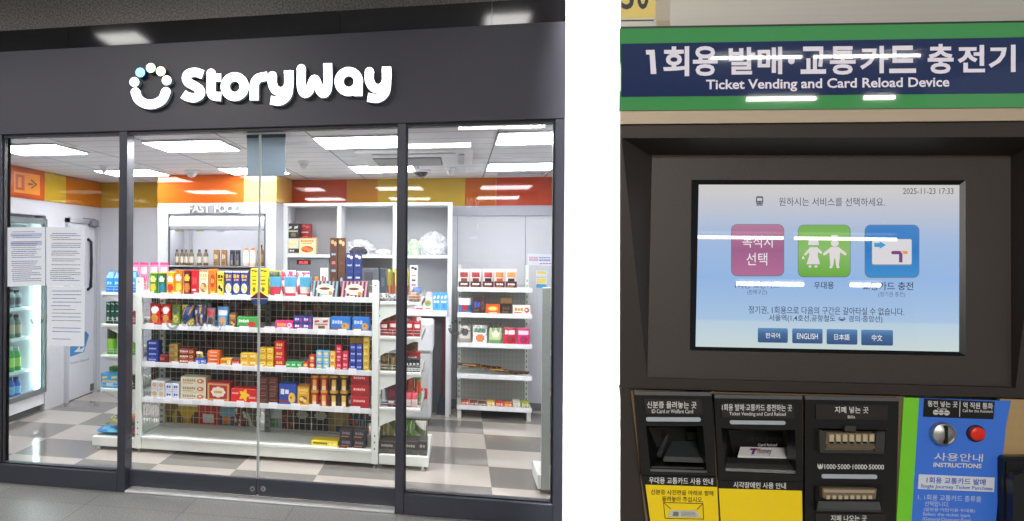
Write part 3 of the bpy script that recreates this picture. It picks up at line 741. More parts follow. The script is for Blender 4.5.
def crisp_tube(w, d, h, cols, style=''):
    r = w/2; mb = MB()
    def rule(k, a):
        if k >= 11: return 3
        front = abs(((a+math.pi/2+math.pi) % (2*math.pi))-math.pi)
        lim = (0, 0, .5, .85, .6, 0, .55, .8, .45, 0, 0)[k]
        if front < lim: return (2 if k < 5 else (4 if k == 7 and .2 < front < .6 else 1))
        return 0
    mb.lathe([(r*.96, 0), (r, .004)]+[(r, h*q) for q in (.1, .2, .36, .46, .56, .64, .74, .82, .9, .93)]+[(r*1.02, h*.935), (r*1.02, h*.985), (r*.9, h)], 30, rule=rule)
    return mb, True
def jar_can(w, d, h, cols, style=''):
    r = w/2*.97; mb = MB()
    def rule(k, a):
        if k in (0, 1) or k >= 5: return 3
        front = abs(((a+math.pi/2+math.pi) % (2*math.pi))-math.pi)
        return 1 if k == 3 and front < .6 else (2 if k == 2 and front < .35 else 0)
    mb.lathe([(r*.97, 0), (r*1.02, .003), (r, h*.07), (r, h*.35), (r, h*.75), (r, h*.87), (r*1.03, h*.89), (r*1.03, h*.97), (r*.93, h)], 20, rule=rule)
    return mb, True
def bottle(w, d, h, cols, style=''):
    r = w/2; mb = MB()
    def rule(k, a): return 2 if k >= 6 else (1 if k == 2 else 0)
    mb.lathe([(r*.9, 0), (r, h*.03), (r, h*.18), (r, h*.56), (r*.98, h*.7), (r*.62, h*.82), (r*.5, h*.86), (r*.56, h*.865), (r*.56, h*.98), (r*.5, h)], 16, rule=rule)
    return mb, True
def cup(w, d, h, cols, style=''):
    r = w/2; mb = MB()
    def rule(k, a): return 3 if k == 0 else (1 if k >= 3 else (2 if k == 2 else 0))
    mb.lathe([(r*.8, 0), (r*.82, h*.18), (r*.9, h*.5), (r*.98, h*.9), (r*1.03, h*.91), (r*1.03, h)], 18, rule=rule)
    return mb, True
def doypack(w, d, h, cols, style='window'):
    """stand-up pouch: wide folded base, flat sealed top with rounded corners"""
    mb = MB(); nx, nz = 10, 12; vs = []
    for s in (0, 1):
        for j in range(nz+1):
            v = j/nz
            for i in range(nx+1):
                u = i/nx*2-1
                b = max(0, 1-abs(u)**2.4)**.6*max(0, (1-v))**.7*(.8 if v < .04 else 1)
                x = u*w/2*(1-.05*math.sin(math.pi*v)); 
                if v > .93: x *= .97
                vs.append((x, (-1 if s == 0 else 1)*(d/2*b+.001), h*v))
    N = (nx+1)*(nz+1); fs = []; ms = []
    for s in (0, 1):
        for j in range(nz):
            for i in range(nx):
                a = s*N+j*(nx+1)+i; q = (a, a+1, a+nx+2, a+nx+1); fs.append(q if s == 0 else q[::-1])
                u = (i+.5)/nx*2-1; v = (j+.5)/nz; m = 0
                if v > .9: m = 3
                elif style == 'window' and .58 < v < .8 and abs(u) < .72: m = 1
                elif style == 'window' and (u/.62)**2+((v-.3)/.2)**2 < 1: m = 2
                elif style == 'face' and (u/.6)**2+((v-.62)/.2)**2 < 1: m = 1
                elif style == 'face' and v < .22: m = 2
                ms.append(m)
    for R_ in ([j*(nx+1) for j in range(nz+1)], [j*(nx+1)+nx for j in range(nz+1)], list(range(nx+1)), [nz*(nx+1)+i for i in range(nx+1)]):
        for a, b in zip(R_, R_[1:]): fs.append((a, b, N+b, N+a)); ms.append(3)
    mb.add(vs, fs, ms); return mb, True
def stick_tub(w, d, h, cols, style=''):
    """clear tub packed with upright jelly sticks"""
    mb = MB(); r = w/2; n = 22
    mb.lathe([(r*.9, 0), (r*.92, h*.12), (r*.9, h*.13)], 22, mi=3)
    for k in range(n):
        a = 2*math.pi*k/n; x, y = r*.8*math.cos(a), r*.8*math.sin(a); t = r*.115; hh = h*(.84+.12*((k*7) % 5)/5)
        c1 = (0, 1, 2, 1, 4)[(k*3) % 5]
        mb.tube([(x, y, h*.13), (x, y, h*.45)], t, 6, (0, 4, 0)[k % 3]); mb.tube([(x, y, h*.45), (x*1.04, y*1.04, hh)], t, 6, c1)
    return mb, False
KIND = dict(stick=stick_tub, carton=carton, gable=gable, bag=bag, tube=crisp_tube, can=jar_can, bottle=bottle, cup=cup, pouch=doypack)
def goods_mesh(kind, w, d, h, cols, style, name):
    key = (kind, round(w, 4), round(d, 4), round(h, 4), tuple(cols), style)
    if key not in GC:
        mb, sm = KIND[kind](w, d, h, cols, style)
        GC[key] = mb.mesh(name, [pm(c, .35 if kind in ('bag', 'pouch') else .42) for c in cols], (0, 0, 0), sm)
    return GC[key]
def good(kind, name, loc, w, d, h, cols, style, label, cat, group=None, rot=0., tilt=0.):
    cols = list(cols)
    while len(cols) < 5: cols.append(cols[min(len(cols)-1, 1)])
    o = bpy.data.objects.new(name, goods_mesh(kind, w, d, h, cols, style, name)); COL.objects.link(o)
    o.location = loc; o.rotation_euler = (tilt, 0, rot)
    return tag(o, label, cat, group)
ORD = ['', 'first', 'second', 'third', 'fourth', 'fifth', 'sixth', 'seventh', 'eighth', 'ninth', 'tenth']
def lvl(i, n):
    if n == 1: return ''
    return 'bottom' if i == 0 else ('top' if i == n-1 else ('middle' if n == 3 else ORD[i+1]+'-up'))
def colname(i, n): return 'left' if i == 0 else ('right' if i == n-1 else 'middle')

# ------------------------------------------------------------------ white gondola shelving
GY0, GY1 = .893, 1.25                 # front edge, mesh back
gX0, gX1 = XY(141, GY0, 450), XY(371.5, GY0, 450)
SZ = [.125, .405, .668, .944, 1.175]
m_gon = mat((226, 230, 222), .4, 0, .03, 20, name='off-white enamelled steel')
m_wire = mat((196, 202, 192), .4, .2, .03, 20, name='enamelled wire')
gon = empty('gondola_shelf', ((gX0+gX1)/2, 1.25, 0), 'long white double-sided gondola shelf in the middle of the shop', 'shelf')
for i, x in enumerate((gX0-.045, gX1)):
    mb = MB(); mb.box(x, x+.045, GY0-.012, GY0+.03, .03, 1.295, 0, .003)
    for k in range(3): mb.box(x+.018, x+.026, GY0-.0128, GY0-.012, .13+k*.045, .142+k*.045, 1)
    mb.box(x+.018, x+.027, GY0-.0128, GY0-.012, 1.26, 1.27, 1)
    p = mb.build('post', [m_gon, mat((70, 72, 70), .5)], gon)
    mb = MB(); mb.lathe([(.016, 0), (.018, .006), (.008, .012), (.008, .032)], 12, x+.022, GY0+.01, 0); mb.build('foot', mat((150, 150, 150), .4, .5), p, smooth=True)
for i, x in enumerate((gX0, (gX0+gX1)/2, gX1-.04)):
    mb = MB(); mb.box(x, x+.04, GY1, GY1+.03, .03, 1.29, 0)
    for k in range(26): mb.box(x+.012, x+.02, GY1-.0006, GY1, .1+k*.045, .118+k*.045, 1); mb.box(x+.024, x+.03, GY1-.0006, GY1, .1+k*.045, .118+k*.045, 1)
    mb.build('back_post', [m_gon if i != 1 else mat((120, 124, 124), .45), mat((60, 62, 60), .5)], gon)  # middle post in a greyer tone, its shadow put into the colour
for i in range(2):
    xa = gX0+.04 if i == 0 else (gX0+gX1)/2+.04; xb = (gX0+gX1)/2 if i == 0 else gX1-.04
    mb = MB()
    n = 17
    for k in range(n+1): x = xa+(xb-xa)*k/n; mb.box(x-.0016, x+.0016, GY1+.012, GY1+.0152, .14, 1.28)
    for k in range(23): z = .15+k*.05; mb.box(xa, xb, GY1+.009, GY1+.012, z-.0016, z+.0016)
    mb.build('wire_back', m_wire, gon)
for i, x in enumerate((gX0-.004, gX1+.004)):
    mb = MB()
    for k in range(7): y = GY0+.045+k*.05; mb.box(x-.0016, x+.0016, y-.0016, y+.0016, .14, 1.27)
    for k in range(23): z = .15+k*.05; mb.box(x-.0048, x-.0016, GY0+.03, GY1, z-.0016, z+.0016)
    mb.build('wire_side', m_wire, gon)
MB().box(gX0+.001, gX1-.001, GY0+.002, GY1-.002, .03, .1, c=.003).build('kick_plate', m_gon, gon)
for zi, z in enumerate(SZ):
    mb = MB()
    if zi == 0: mb.box(gX0+.001, gX1-.001, GY0-.006, GY1-.002, .101, z, c=.004)
    else:
        mb.box(gX0+.002, gX1-.002, GY0+.004, GY1-.002 if zi == 4 else GY0+.19, z-.024, z, 0, .003)
        mb.box(gX0+.002, gX1-.002, GY0-.004, GY0+.0035, z-.03, z+.006, 1, .0015)
    sh = mb.build('shelf', [m_gon, mat((226, 228, 228), .35)], gon)
    if zi:
        mb = None
        rn = random.Random(zi*11)
        x = gX0+.03
        while x < gX1-.1:
            w = .05+.03*rn.random()
            MB().box(x, x+w, GY0-.0075, GY0-.0045, z-.03+.004*rn.random(), z+.012+.008*rn.random()).build('price_tag', mat((240, 240, 242), .5), sh)
            x += w+.04+.09*rn.random()
for zi, z in enumerate(SZ):
    MB().box(gX0+.002, gX1-.002, GY1+.035, GY1+.38, (z-.024 if zi else .03), z, c=.003).build('rear_shelf', m_gon, gon)

SN = {4: 'top gondola shelf', 3: 'second gondola shelf', 2: 'third gondola shelf', 1: 'fourth gondola shelf', 0: 'lowest gondola deck'}
def on(si, kind, name, x0, x1, ytop, cols, style, desc, cat, nx=1, nz=1, depth=.14, dy=0., hz=None, grp=None, shelf=None, z=None):
    """goods seen between columns x0..x1 with their top at row ytop, standing on gondola shelf si"""
    Y = GY0+.012+dy; zb_ = SZ[si] if z is None else z
    X0, X1 = XY(x0, Y, ytop), XY(x1, Y, ytop); ht = ZY((x0+x1)/2, ytop, Y)-zb_
    w = (X1-X0)/nx; h = ht/nz
    if kind in ('tube', 'can', 'bottle', 'cup'): depth = w*.98
    shelf = shelf or SN[si]
    for k in range(nz):
        for i in range(nx):
            lab = desc
            if nx > 1 and nz > 1: lab += ', %s %s,' % (lvl(k, nz), colname(i, nx) if nx < 4 else ORD[i+1])
            elif nx > 1: lab += ', %s of %s,' % ({1: 'left', 2: 'right'}[i+1] if nx == 2 else ('leftmost', 'middle', 'rightmost')[i], {2: 'two', 3: 'three', 4: 'four', 5: 'five'}[nx])
            elif nz > 1: lab += ', %s in stack,' % lvl(k, nz)
            lab += ' on the '+shelf
            jit = random.uniform(-.002, .002)
            good(kind, name, (X0+w*(i+.5), Y+depth/2+abs(jit)*2, zb_+h*k+.0002*k), w-.0025, depth, h-.0005, cols, style, lab, cat, (grp or desc+'s on the '+shelf) if nx*nz > 1 else None)
W, K = (240, 240, 238), (30, 28, 30)
# top shelf
T = 'crisp_tube'
on(4, 'tube', T, 148.6, 156.8, 272, ((60, 140, 60), (240, 225, 120), (230, 190, 40), (190, 200, 80)), '', 'green potato crisp tube with dark lid', 'crisps')
on(4, 'tube', T, 157.2, 165.2, 272, ((45, 110, 70), (200, 220, 190), (40, 120, 150), (200, 190, 60)), '', 'teal and green crisp tube', 'crisps')
on(4, 'tube', T, 165.6, 173.8, 272, ((242, 180, 30), W, (200, 60, 40), (245, 200, 60)), '', 'yellow crisp tube with white face', 'crisps')
on(4, 'tube', T, 174.2, 182, 270, ((242, 140, 30), W, (250, 200, 80), (230, 130, 30)), '', 'orange crisp tube', 'crisps')
on(4, 'tube', T, 182.5, 190.6, 270, ((110, 30, 34), (240, 190, 60), (200, 120, 40), (140, 40, 40)), '', 'maroon crisp tube', 'crisps')
on(4, 'carton', 'snack_box', 191.2, 198.3, 270, ((206, 30, 44), (230, 90, 80), (240, 220, 210)), 'tag', 'narrow red biscuit box beside the maroon tube', 'snack box', depth=.06)
on(4, 'carton', 'snack_box', 198.9, 208, 270, ((240, 228, 190), (220, 180, 110), (170, 110, 60)), 'window', 'cream biscuit box with brown picture', 'snack box', depth=.07)
on(4, 'carton', 'snack_box', 208.6, 216.2, 269, ((238, 128, 32), (190, 70, 30), (250, 190, 60)), 'oval', 'narrow orange snack box', 'snack box', depth=.06)
on(4, 'carton', 'snack_box', 216.9, 224, 271.5, ((224, 196, 40), K, (250, 230, 140)), 'window', 'yellow and black snack box left of navy ones', 'snack box', depth=.07)
on(4, 'carton', 'snack_box', 224.5, 248.2, 271, ((40, 60, 140), (240, 180, 60), W, (250, 210, 110)), 'window', 'navy snack box with golden crisps picture', 'snack box', nx=3, depth=.07)
on(4, 'carton', 'snack_box', 250.5, 258, 268.5, ((244, 222, 40), (120, 110, 40), (70, 90, 60)), 'tall', 'bright yellow stick-snack box left of door seam', 'snack box', depth=.05)
on(4, 'carton', 'snack_box', 258.8, 267.6, 268.5, ((244, 222, 40), (120, 110, 40), (90, 110, 60)), 'tall', 'bright yellow stick-snack box right of door seam', 'snack box', depth=.05)
on(4, 'cup', 'snack_cup', 268.2, 280.5, 277, ((200, 60, 80), (96, 180, 214), (96, 180, 214), (190, 50, 70)), '', 'light blue snack cup beside the yellow boxes', 'snack cup')
on(4, 'cup', 'snack_cup', 282.6, 295.6, 277, ((235, 225, 220), (96, 180, 214), (96, 180, 214), (190, 50, 70)), '', 'light blue snack cup, middle of the three cups,', 'snack cup')
on(4, 'cup', 'snack_cup', 298, 310.6, 277, ((225, 215, 210), (96, 180, 214), (96, 180, 214), (190, 50, 70)), '', 'light blue snack cup next to brown striped boxes', 'snack cup')
on(4, 'bag', 'snack_bag', 268.5, 280, 270.5, ((60, 80, 40), (200, 190, 60), K), 'mix', 'dark green snack bag behind the first blue cup', 'snack bag', dy=.13, depth=.05)
on(4, 'bag', 'snack_bag', 281, 295, 270, ((214, 50, 90), W, (240, 160, 180)), 'mix', 'pink and white snack bag behind the middle blue cup', 'snack bag', dy=.13, depth=.05)
on(4, 'bag', 'snack_bag', 296, 309, 271, ((224, 90, 110), W, (200, 40, 60)), 'mix', 'rose snack bag behind the third blue cup', 'snack bag', dy=.13, depth=.05)
on(4, 'bottle', 'sauce_bottle', 313, 319, 276.5, ((230, 110, 30), (240, 190, 60), (240, 140, 40)), '', 'small orange bottle behind the brown striped boxes', 'bottle', dy=.17)
on(4, 'carton', 'chocolate_box', 311.8, 338.6, 281.2, ((94, 58, 44), (236, 226, 206), (150, 190, 210), (110, 70, 50), (210, 150, 60)), 'cloud', 'brown and blue striped chocolate biscuit box', 'chocolate box', depth=.1)
on(4, 'carton', 'chocolate_box', 340.8, 368, 281.4, ((94, 58, 44), (236, 226, 206), (214, 160, 180), (110, 70, 50), (210, 150, 60)), 'cloud', 'brown and pink striped chocolate biscuit box', 'chocolate box', depth=.1)
br4 = (84, 58, 46)
on(4, 'carton', 'stick_box', 329.9, 337.5, 237.8, (br4, (200, 160, 110), (150, 170, 200), (200, 110, 120), (120, 90, 60)), 'tall', 'tall brown stick-biscuit box with pictures down its front', 'stick box', dy=.14, depth=.05)
on(4, 'carton', 'stick_box', 337.9, 345.4, 237.8, ((90, 62, 46), (210, 170, 120), (96, 68, 50), (110, 74, 54), (150, 190, 220)), 'tall', 'tall brown stick-biscuit box with a blue oval', 'stick box', dy=.14, depth=.05)
on(4, 'carton', 'stick_box', 346, 353.6, 253, ((36, 52, 110), (220, 210, 200), (200, 205, 220), (50, 70, 130), (230, 230, 235)), 'tall', 'navy stick-biscuit box next to the tall brown ones', 'stick box', dy=.14, depth=.05)
on(4, 'carton', 'stick_box', 354, 361.8, 253, ((36, 52, 110), (220, 210, 200), (200, 205, 220), (50, 70, 130), (230, 230, 235)), 'tall', 'navy stick-biscuit box farthest right behind pink striped box', 'stick box', dy=.14, depth=.05)
on(4, 'carton', 'price_card', 320.2, 328, 267.8, (W, (200, 60, 60), W), 'tag', 'small white price card standing left of tall brown boxes', 'card', dy=.135, depth=.003)
# second shelf
on(3, 'bag', 'chip_bag', 148.6, 160, 303.5, ((206, 40, 40), (240, 230, 220), (226, 170, 70), (200, 50, 40)), 'logo', 'red potato chip bag', 'chip bag', nx=1, depth=.06, grp=None, shelf='second shelf, beside the left post')
on(3, 'bag', 'chip_bag', 160.4, 170.2, 304, ((206, 40, 40), (240, 230, 220), (226, 170, 70), (200, 50, 40)), 'logo', 'red potato chip bag', 'chip bag', depth=.06, shelf='second shelf, left of the green bag')
on(3, 'bag', 'chip_bag', 170.6, 179.6, 304.5, ((120, 150, 50), (60, 80, 40), (220, 200, 110), (110, 140, 50)), 'logo', 'olive green potato chip bag', 'chip bag', depth=.06)
on(3, 'bag', 'chip_bag', 180.4, 193, 304, ((44, 70, 120), (220, 200, 90), (206, 150, 60), (50, 70, 110)), 'mix', 'navy chip bag with yellow patches beside the olive bag', 'chip bag', depth=.06)
on(3, 'bag', 'chip_bag', 193.4, 204.8, 304, ((40, 66, 116), (210, 200, 180), (206, 150, 60), (50, 70, 110)), 'mix', 'navy chip bag with yellow patches beside the grey pouch', 'chip bag', depth=.06)
on(3, 'pouch', 'snack_pouch', 205.2, 214.6, 308, ((130, 124, 122), (200, 60, 70), (60, 50, 50), (210, 70, 80)), 'window', 'grey pouch with red top', 'snack pouch', depth=.06)
on(3, 'pouch', 'snack_pouch', 216, 228, 306.8, ((70, 160, 220), W, (190, 140, 90), (80, 150, 210)), 'window', 'sky blue snack pouch with white label', 'snack pouch', depth=.06)
on(3, 'carton', 'snack_box', 229.2, 236.2, 313, ((150, 96, 56), (210, 170, 120), (90, 60, 40)), 'window', 'small brown box left of green box', 'snack box', depth=.06)
on(3, 'carton', 'snack_box', 236.8, 257.2, 317, ((66, 168, 70), W, (210, 50, 60), (40, 120, 50)), 'cookie', 'wide green snack box with white lettering', 'snack box', depth=.09)
on(3, 'carton', 'snack_box', 275.2, 293.4, 320.8, ((224, 50, 120), (240, 190, 80), (250, 220, 230)), 'bars', 'low bright pink snack box', 'snack box', depth=.09)
on(3, 'carton', 'snack_box', 294, 312, 316.2, ((40, 66, 150), (226, 226, 236), (206, 60, 60)), 'bars', 'blue snack box with white and red print', 'snack box', nx=2, nz=2, depth=.08)
on(3, 'carton', 'snack_box', 312.8, 329.6, 318, ((222, 214, 204), (160, 60, 60), (110, 80, 60), (90, 60, 50)), 'jag', 'white snack box with dark red lettering', 'snack box', depth=.09)
on(3, 'carton', 'snack_box', 330.4, 350.6, 317, ((44, 120, 206), (200, 215, 235), (206, 160, 90), (130, 80, 50)), 'cookie', 'bright blue cookie box, left of two', 'snack box', depth=.09)
on(3, 'carton', 'snack_box', 352.6, 369.6, 317.2, ((44, 120, 206), (200, 215, 235), (206, 160, 90), (130, 80, 50)), 'cookie', 'bright blue cookie box, right of two', 'snack box', depth=.09)
# third shelf
on(2, 'carton', 'gum_box', 146.6, 158.4, 340.8, ((34, 54, 140), (180, 190, 225), (60, 90, 170)), 'tag', 'navy blue sweets box', 'sweets box', nz=4, depth=.08)
on(2, 'carton', 'gum_box', 159, 168.2, 355, ((120, 30, 40), (190, 110, 60), (90, 30, 30)), 'bars', 'low dark red sweets box beside the navy stack', 'sweets box', depth=.08)
on(2, 'carton', 'gum_box', 168.8, 178, 344, ((140, 124, 60), (180, 70, 50), (190, 170, 90)), 'bars', 'olive gold sweets box', 'sweets box', nz=3, depth=.08)
on(2, 'carton', 'gum_box', 178.6, 194.6, 349.2, ((140, 34, 38), (236, 226, 210), (220, 180, 90)), 'bars', 'dark red biscuit box', 'sweets box', nz=3, depth=.09)
on(2, 'carton', 'gum_box', 195, 206.4, 358.4, ((46, 84, 180), W, (180, 200, 235)), 'bars', 'blue sweets box under a yellow one', 'sweets box', nx=2, depth=.08)
on(2, 'bag', 'sweets_bag', 195.4, 202.6, 351.6, ((230, 190, 50), (70, 90, 120), W), 'mix', 'small yellow sweets packet lying on the blue boxes', 'sweets packet', depth=.03, z=.712)
on(2, 'carton', 'gum_box', 207.2, 219.4, 350.8, ((236, 108, 34), (248, 236, 220), (240, 150, 80)), 'tag', 'orange sweets box', 'sweets box', nz=4, depth=.08)
on(2, 'carton', 'gum_box', 220.2, 231, 358.4, ((238, 170, 50), (210, 90, 40), W), 'bars', 'low amber sweets box beside the orange stack', 'sweets box', depth=.08)
on(2, 'carton', 'gum_box', 231.4, 239.4, 361, ((190, 40, 46), (236, 200, 160), W), 'bars', 'low red sweets box left of yellow stacks', 'sweets box', depth=.08)
on(2, 'carton', 'gum_box', 240.2, 257.2, 353.4, ((234, 186, 46), (244, 232, 200), (210, 150, 40)), 'tag', 'yellow caramel box with white label', 'sweets box', nx=2, nz=2, depth=.08)
on(2, 'carton', 'gum_box', 259, 273.6, 347.8, ((232, 184, 40), (246, 222, 110), (180, 120, 40)), 'oval', 'golden yellow caramel box by the door seam', 'sweets box', nx=2, nz=3, depth=.08)
on(2, 'carton', 'gum_box', 274.4, 284.4, 341, ((206, 36, 40), (240, 200, 90), (250, 230, 220)), 'tag', 'red sweets box beside the golden ones', 'sweets box', nz=3, depth=.09)
on(2, 'carton', 'gum_box', 285.2, 302, 362, ((52, 168, 84), (210, 235, 210), (40, 130, 60)), 'tag', 'low green gum box', 'sweets box', nx=3, depth=.07)
on(2, 'carton', 'gum_box', 302.6, 308.4, 362, ((196, 44, 36), (240, 190, 60), W), 'oval', 'single low red chocolate box beside the green gum', 'sweets box', depth=.07)
on(2, 'carton', 'gum_box', 308.8, 315.2, 355, ((196, 36, 36), (240, 190, 60), W), 'oval', 'red chocolate box left of light blue stack', 'sweets box', nz=2, depth=.07)
on(2, 'carton', 'gum_box', 316, 329.4, 350.8, ((110, 186, 226), (240, 214, 120), W), 'oval', 'light blue sweets box with yellow oval', 'sweets box', nx=2, nz=3, depth=.08)
on(2, 'carton', 'gum_box', 329.8, 335.6, 351.5, ((236, 180, 70), (246, 240, 226), (210, 130, 50)), 'tag', 'narrow amber sweets box beside light blue ones', 'sweets box', nz=3, depth=.08)
on(2, 'carton', 'gum_box', 336, 341.8, 345.3, ((206, 30, 60), (240, 190, 200), W), 'tag', 'crimson sweets box in the tall column', 'sweets box', nz=3, depth=.07)
on(2, 'carton', 'gum_box', 342.2, 348.4, 351.5, ((214, 40, 66), (240, 190, 200), W), 'tag', 'crimson sweets box in the short column', 'sweets box', nz=2, depth=.07)
on(2, 'carton', 'gum_box', 349.6, 362.6, 344.6, ((34, 56, 150), (190, 200, 235), (60, 90, 170)), 'tag', 'deep blue sweets box at right', 'sweets box', nx=2, nz=4, depth=.07)
on(2, 'carton', 'gum_box', 363.2, 369.2, 337.4, ((224, 186, 60), (240, 224, 160), (170, 120, 50)), 'tag', 'mustard yellow sweets box beside the right post', 'sweets box', nz=5, depth=.08)
on(2, 'carton', 'gum_box', 349.8, 362.4, 337.6, ((224, 190, 66), (120, 100, 60), W), 'tag', 'tall mustard yellow box behind deep blue ones', 'sweets box', nx=2, depth=.05, dy=.09)
# fourth shelf
on(1, 'carton', 'biscuit_box', 151, 164.6, 381, ((226, 226, 230), (206, 170, 80), (180, 180, 190)), 'oval', 'white biscuit box with a gold oval', 'biscuit box', nx=2, nz=2, depth=.14)
on(1, 'carton', 'biscuit_box', 165.2, 179.2, 383.6, ((222, 226, 236), (60, 90, 180), (190, 200, 225)), 'tag', 'white biscuit box with a blue label', 'biscuit box', nx=2, nz=2, depth=.12)
on(1, 'carton', 'biscuit_box', 180.4, 205.8, 377, ((226, 218, 192), (150, 160, 120), (206, 120, 60)), 'bars', 'cream cracker box with orange picture', 'biscuit box', nz=3, depth=.12)
on(1, 'carton', 'biscuit_box', 206.4, 230, 382.6, ((176, 40, 46), (200, 160, 100), (232, 220, 196)), 'frame', 'ornate red cookie box with cream centre', 'biscuit box', depth=.12)
on(1, 'carton', 'biscuit_box', 230.6, 256.6, 389, ((214, 34, 36), (246, 200, 50), (240, 160, 150)), 'star', 'low red box with a yellow star', 'biscuit box', depth=.12)
on(1, 'carton', 'biscuit_box', 259.2, 278.2, 377, ((80, 46, 40), (130, 80, 66), (190, 120, 90)), 'tag', 'dark brown chocolate box', 'biscuit box', nx=2, nz=4, depth=.09)
on(1, 'carton', 'biscuit_box', 278.8, 296.6, 384, ((50, 80, 170), (230, 232, 240), (236, 190, 70), (150, 60, 60)), 'cookie', 'blue and white cookie box', 'biscuit box', depth=.1)
on(1, 'carton', 'biscuit_box', 297.2, 309, 386, ((222, 166, 50), (240, 210, 120), (150, 90, 40)), 'window', 'mustard yellow biscuit box beside the cans', 'biscuit box', depth=.1)
CAN = 'wafer_can'
for nm, xa, xb, body in (('red wafer can in the first column', 310, 318.8, (186, 36, 36)), ('red wafer can in the second column', 319.4, 328.2, (190, 40, 46)), ('dark brown wafer can in the third column', 329, 338.4, (56, 38, 30)), ('dark brown wafer can in the fourth column', 339, 348.4, (66, 46, 36))):
    on(1, 'can', CAN, xa, xb, 376, (body, (226, 180, 80), (240, 220, 180), (206, 160, 60)), '', nm, 'can', nz=2, grp='wafer cans with gold lids')
on(1, 'carton', 'biscuit_box', 350.8, 369, 374, ((186, 32, 40), (150, 40, 44), (236, 200, 190)), 'band', 'shiny red biscuit box beside the right post', 'biscuit box', nz=3, depth=.12)
# lowest deck
on(0, 'carton', 'snack_box', 311, 338, 441, ((240, 214, 50), (90, 70, 40), (246, 236, 150)), 'bars', 'flat yellow snack box', 'snack box', depth=.13, dy=.01)
on(0, 'carton', 'snack_box', 339.4, 366, 429.5, ((52, 48, 54), (120, 122, 130), (220, 120, 50)), 'tag', 'dark grey snack box', 'snack box', nx=2, nz=2, depth=.1, dy=.01)
on(0, 'carton', 'snack_box', 338.8, 347, 447, ((70, 50, 40), (226, 130, 60), W), 'tag', 'tiny dark packet in front of the grey boxes', 'snack box', depth=.012, dy=-.01)
# bags on the far side, seen through the wire back
def rear(si, x0, x1, ytop, cols, style, label, y=GY1+.06):
    if ytop: x0 -= 1; x1 += 1.2
    X0, X1 = XY(x0, y), XY(x1, y); h = (ZY((x0+x1)/2, ytop, y)-SZ[si]) if ytop else SZ[si+1]-SZ[si]-.03-.02*random.random()
    if not ytop: y += .05*(int(x0+2) % 2)
    good('bag', 'snack_bag', ((X0+X1)/2, y+.035, SZ[si]+.001), X1-X0, .045, h, cols, style, label, 'snack bag', 'bags on the far side of the gondola')
B = 'behind the wire above the lowest deck'
for x0, x1, yt, c, st, l in ((163, 176, 404, ((196, 170, 40), (140, 110, 40), (90, 70, 40)), 'trap', 'mustard bag at far left'), (177, 197, 407, ((120, 84, 40), (222, 180, 40), (200, 160, 50)), 'trap', 'brown bag with yellow top'), (198, 219, 405, ((196, 46, 40), (220, 70, 50), (226, 220, 220)), 'half', 'red bag with white figure'), (220, 234, 408, ((60, 84, 120), (130, 180, 200), (220, 130, 60)), 'half', 'blue grey bag'), (235, 246, 407, ((150, 60, 50), (90, 70, 50), W), 'mix', 'brown red bag'), (247, 259, 408, ((120, 80, 60), (200, 200, 190), (60, 150, 60)), 'mix', 'patchy bag with green spot'),
        (268, 281, 409, ((160, 172, 180), (200, 206, 210), (90, 150, 90)), 'half', 'silvery bag'), (282, 292, 408, ((130, 60, 40), (80, 60, 50), (180, 120, 80)), 'mix', 'rust brown bag'), (295, 310, 409, ((60, 56, 50), (170, 166, 150), K), 'logo', 'dark bag with grey face beside the rust bag'), (313, 329, 410, ((60, 56, 50), (176, 172, 160), K), 'logo', 'dark bag with grey face right of another'), (331, 349, 411, ((150, 130, 70), (170, 150, 90), (60, 70, 120)), 'trap', 'tan bag with a wide top'), (351, 368, 413, ((60, 80, 110), (170, 80, 60), (150, 150, 140)), 'mix', 'dull blue bag at far right')):
    rear(0, x0, x1, yt, c, st, l+', '+B)
dk = [((60, 46, 40), (96, 72, 56), (120, 100, 80)), ((84, 40, 38), (60, 40, 40), (110, 80, 60)), ((60, 66, 50), (90, 96, 70), (100, 70, 50)), ((70, 56, 60), (50, 44, 46), (110, 90, 90)), ((54, 70, 60), (80, 90, 100), (50, 50, 48))]
nm = ['brownish', 'maroon', 'greenish', 'plum grey', 'slate']
for si, yt, lvn in ((1, 372, 'fourth shelf'), (2, 339, 'third shelf'), (3, 301, 'second shelf')):
    xs = [149, 164, 179, 194, 209, 224, 239, 254, 269, 284, 299, 314, 329, 344, 357]
    for i, x in enumerate(xs):
        q = (i*2+si) % 5
        rear(si, x-1.8, x+16, None, dk[q], 'mix' if i % 2 else 'half', 'dim %s bag on the far side above the %s, %s column' % (nm[q], lvn, ['leftmost', 'second', 'third', 'fourth', 'fifth', 'sixth', 'seventh', 'eighth', 'ninth', 'tenth', 'eleventh', 'twelfth', 'thirteenth', 'fourteenth', 'rightmost'][i]))
for i, (x0, x1) in enumerate(((128.5, 136.5), (138, 146), (148, 156.5), (158, 166.5))):
    y = GY1+.12; X0, X1 = XY(x0, y), XY(x1, y)
    good('pouch', 'snack_pouch', ((X0+X1)/2, y+.04, SZ[4]+.001), X1-X0, .06, ZY(x0, 262.5, y)-SZ[4], ((226, 120, 150), (240, 190, 205), (200, 60, 90), (224, 36, 110)), 'window', 'pink-topped pouch on the far top shelf, %s of four' % ['leftmost', 'second from left', 'third from left', 'rightmost'][i], 'snack pouch', 'pink-topped pouches')

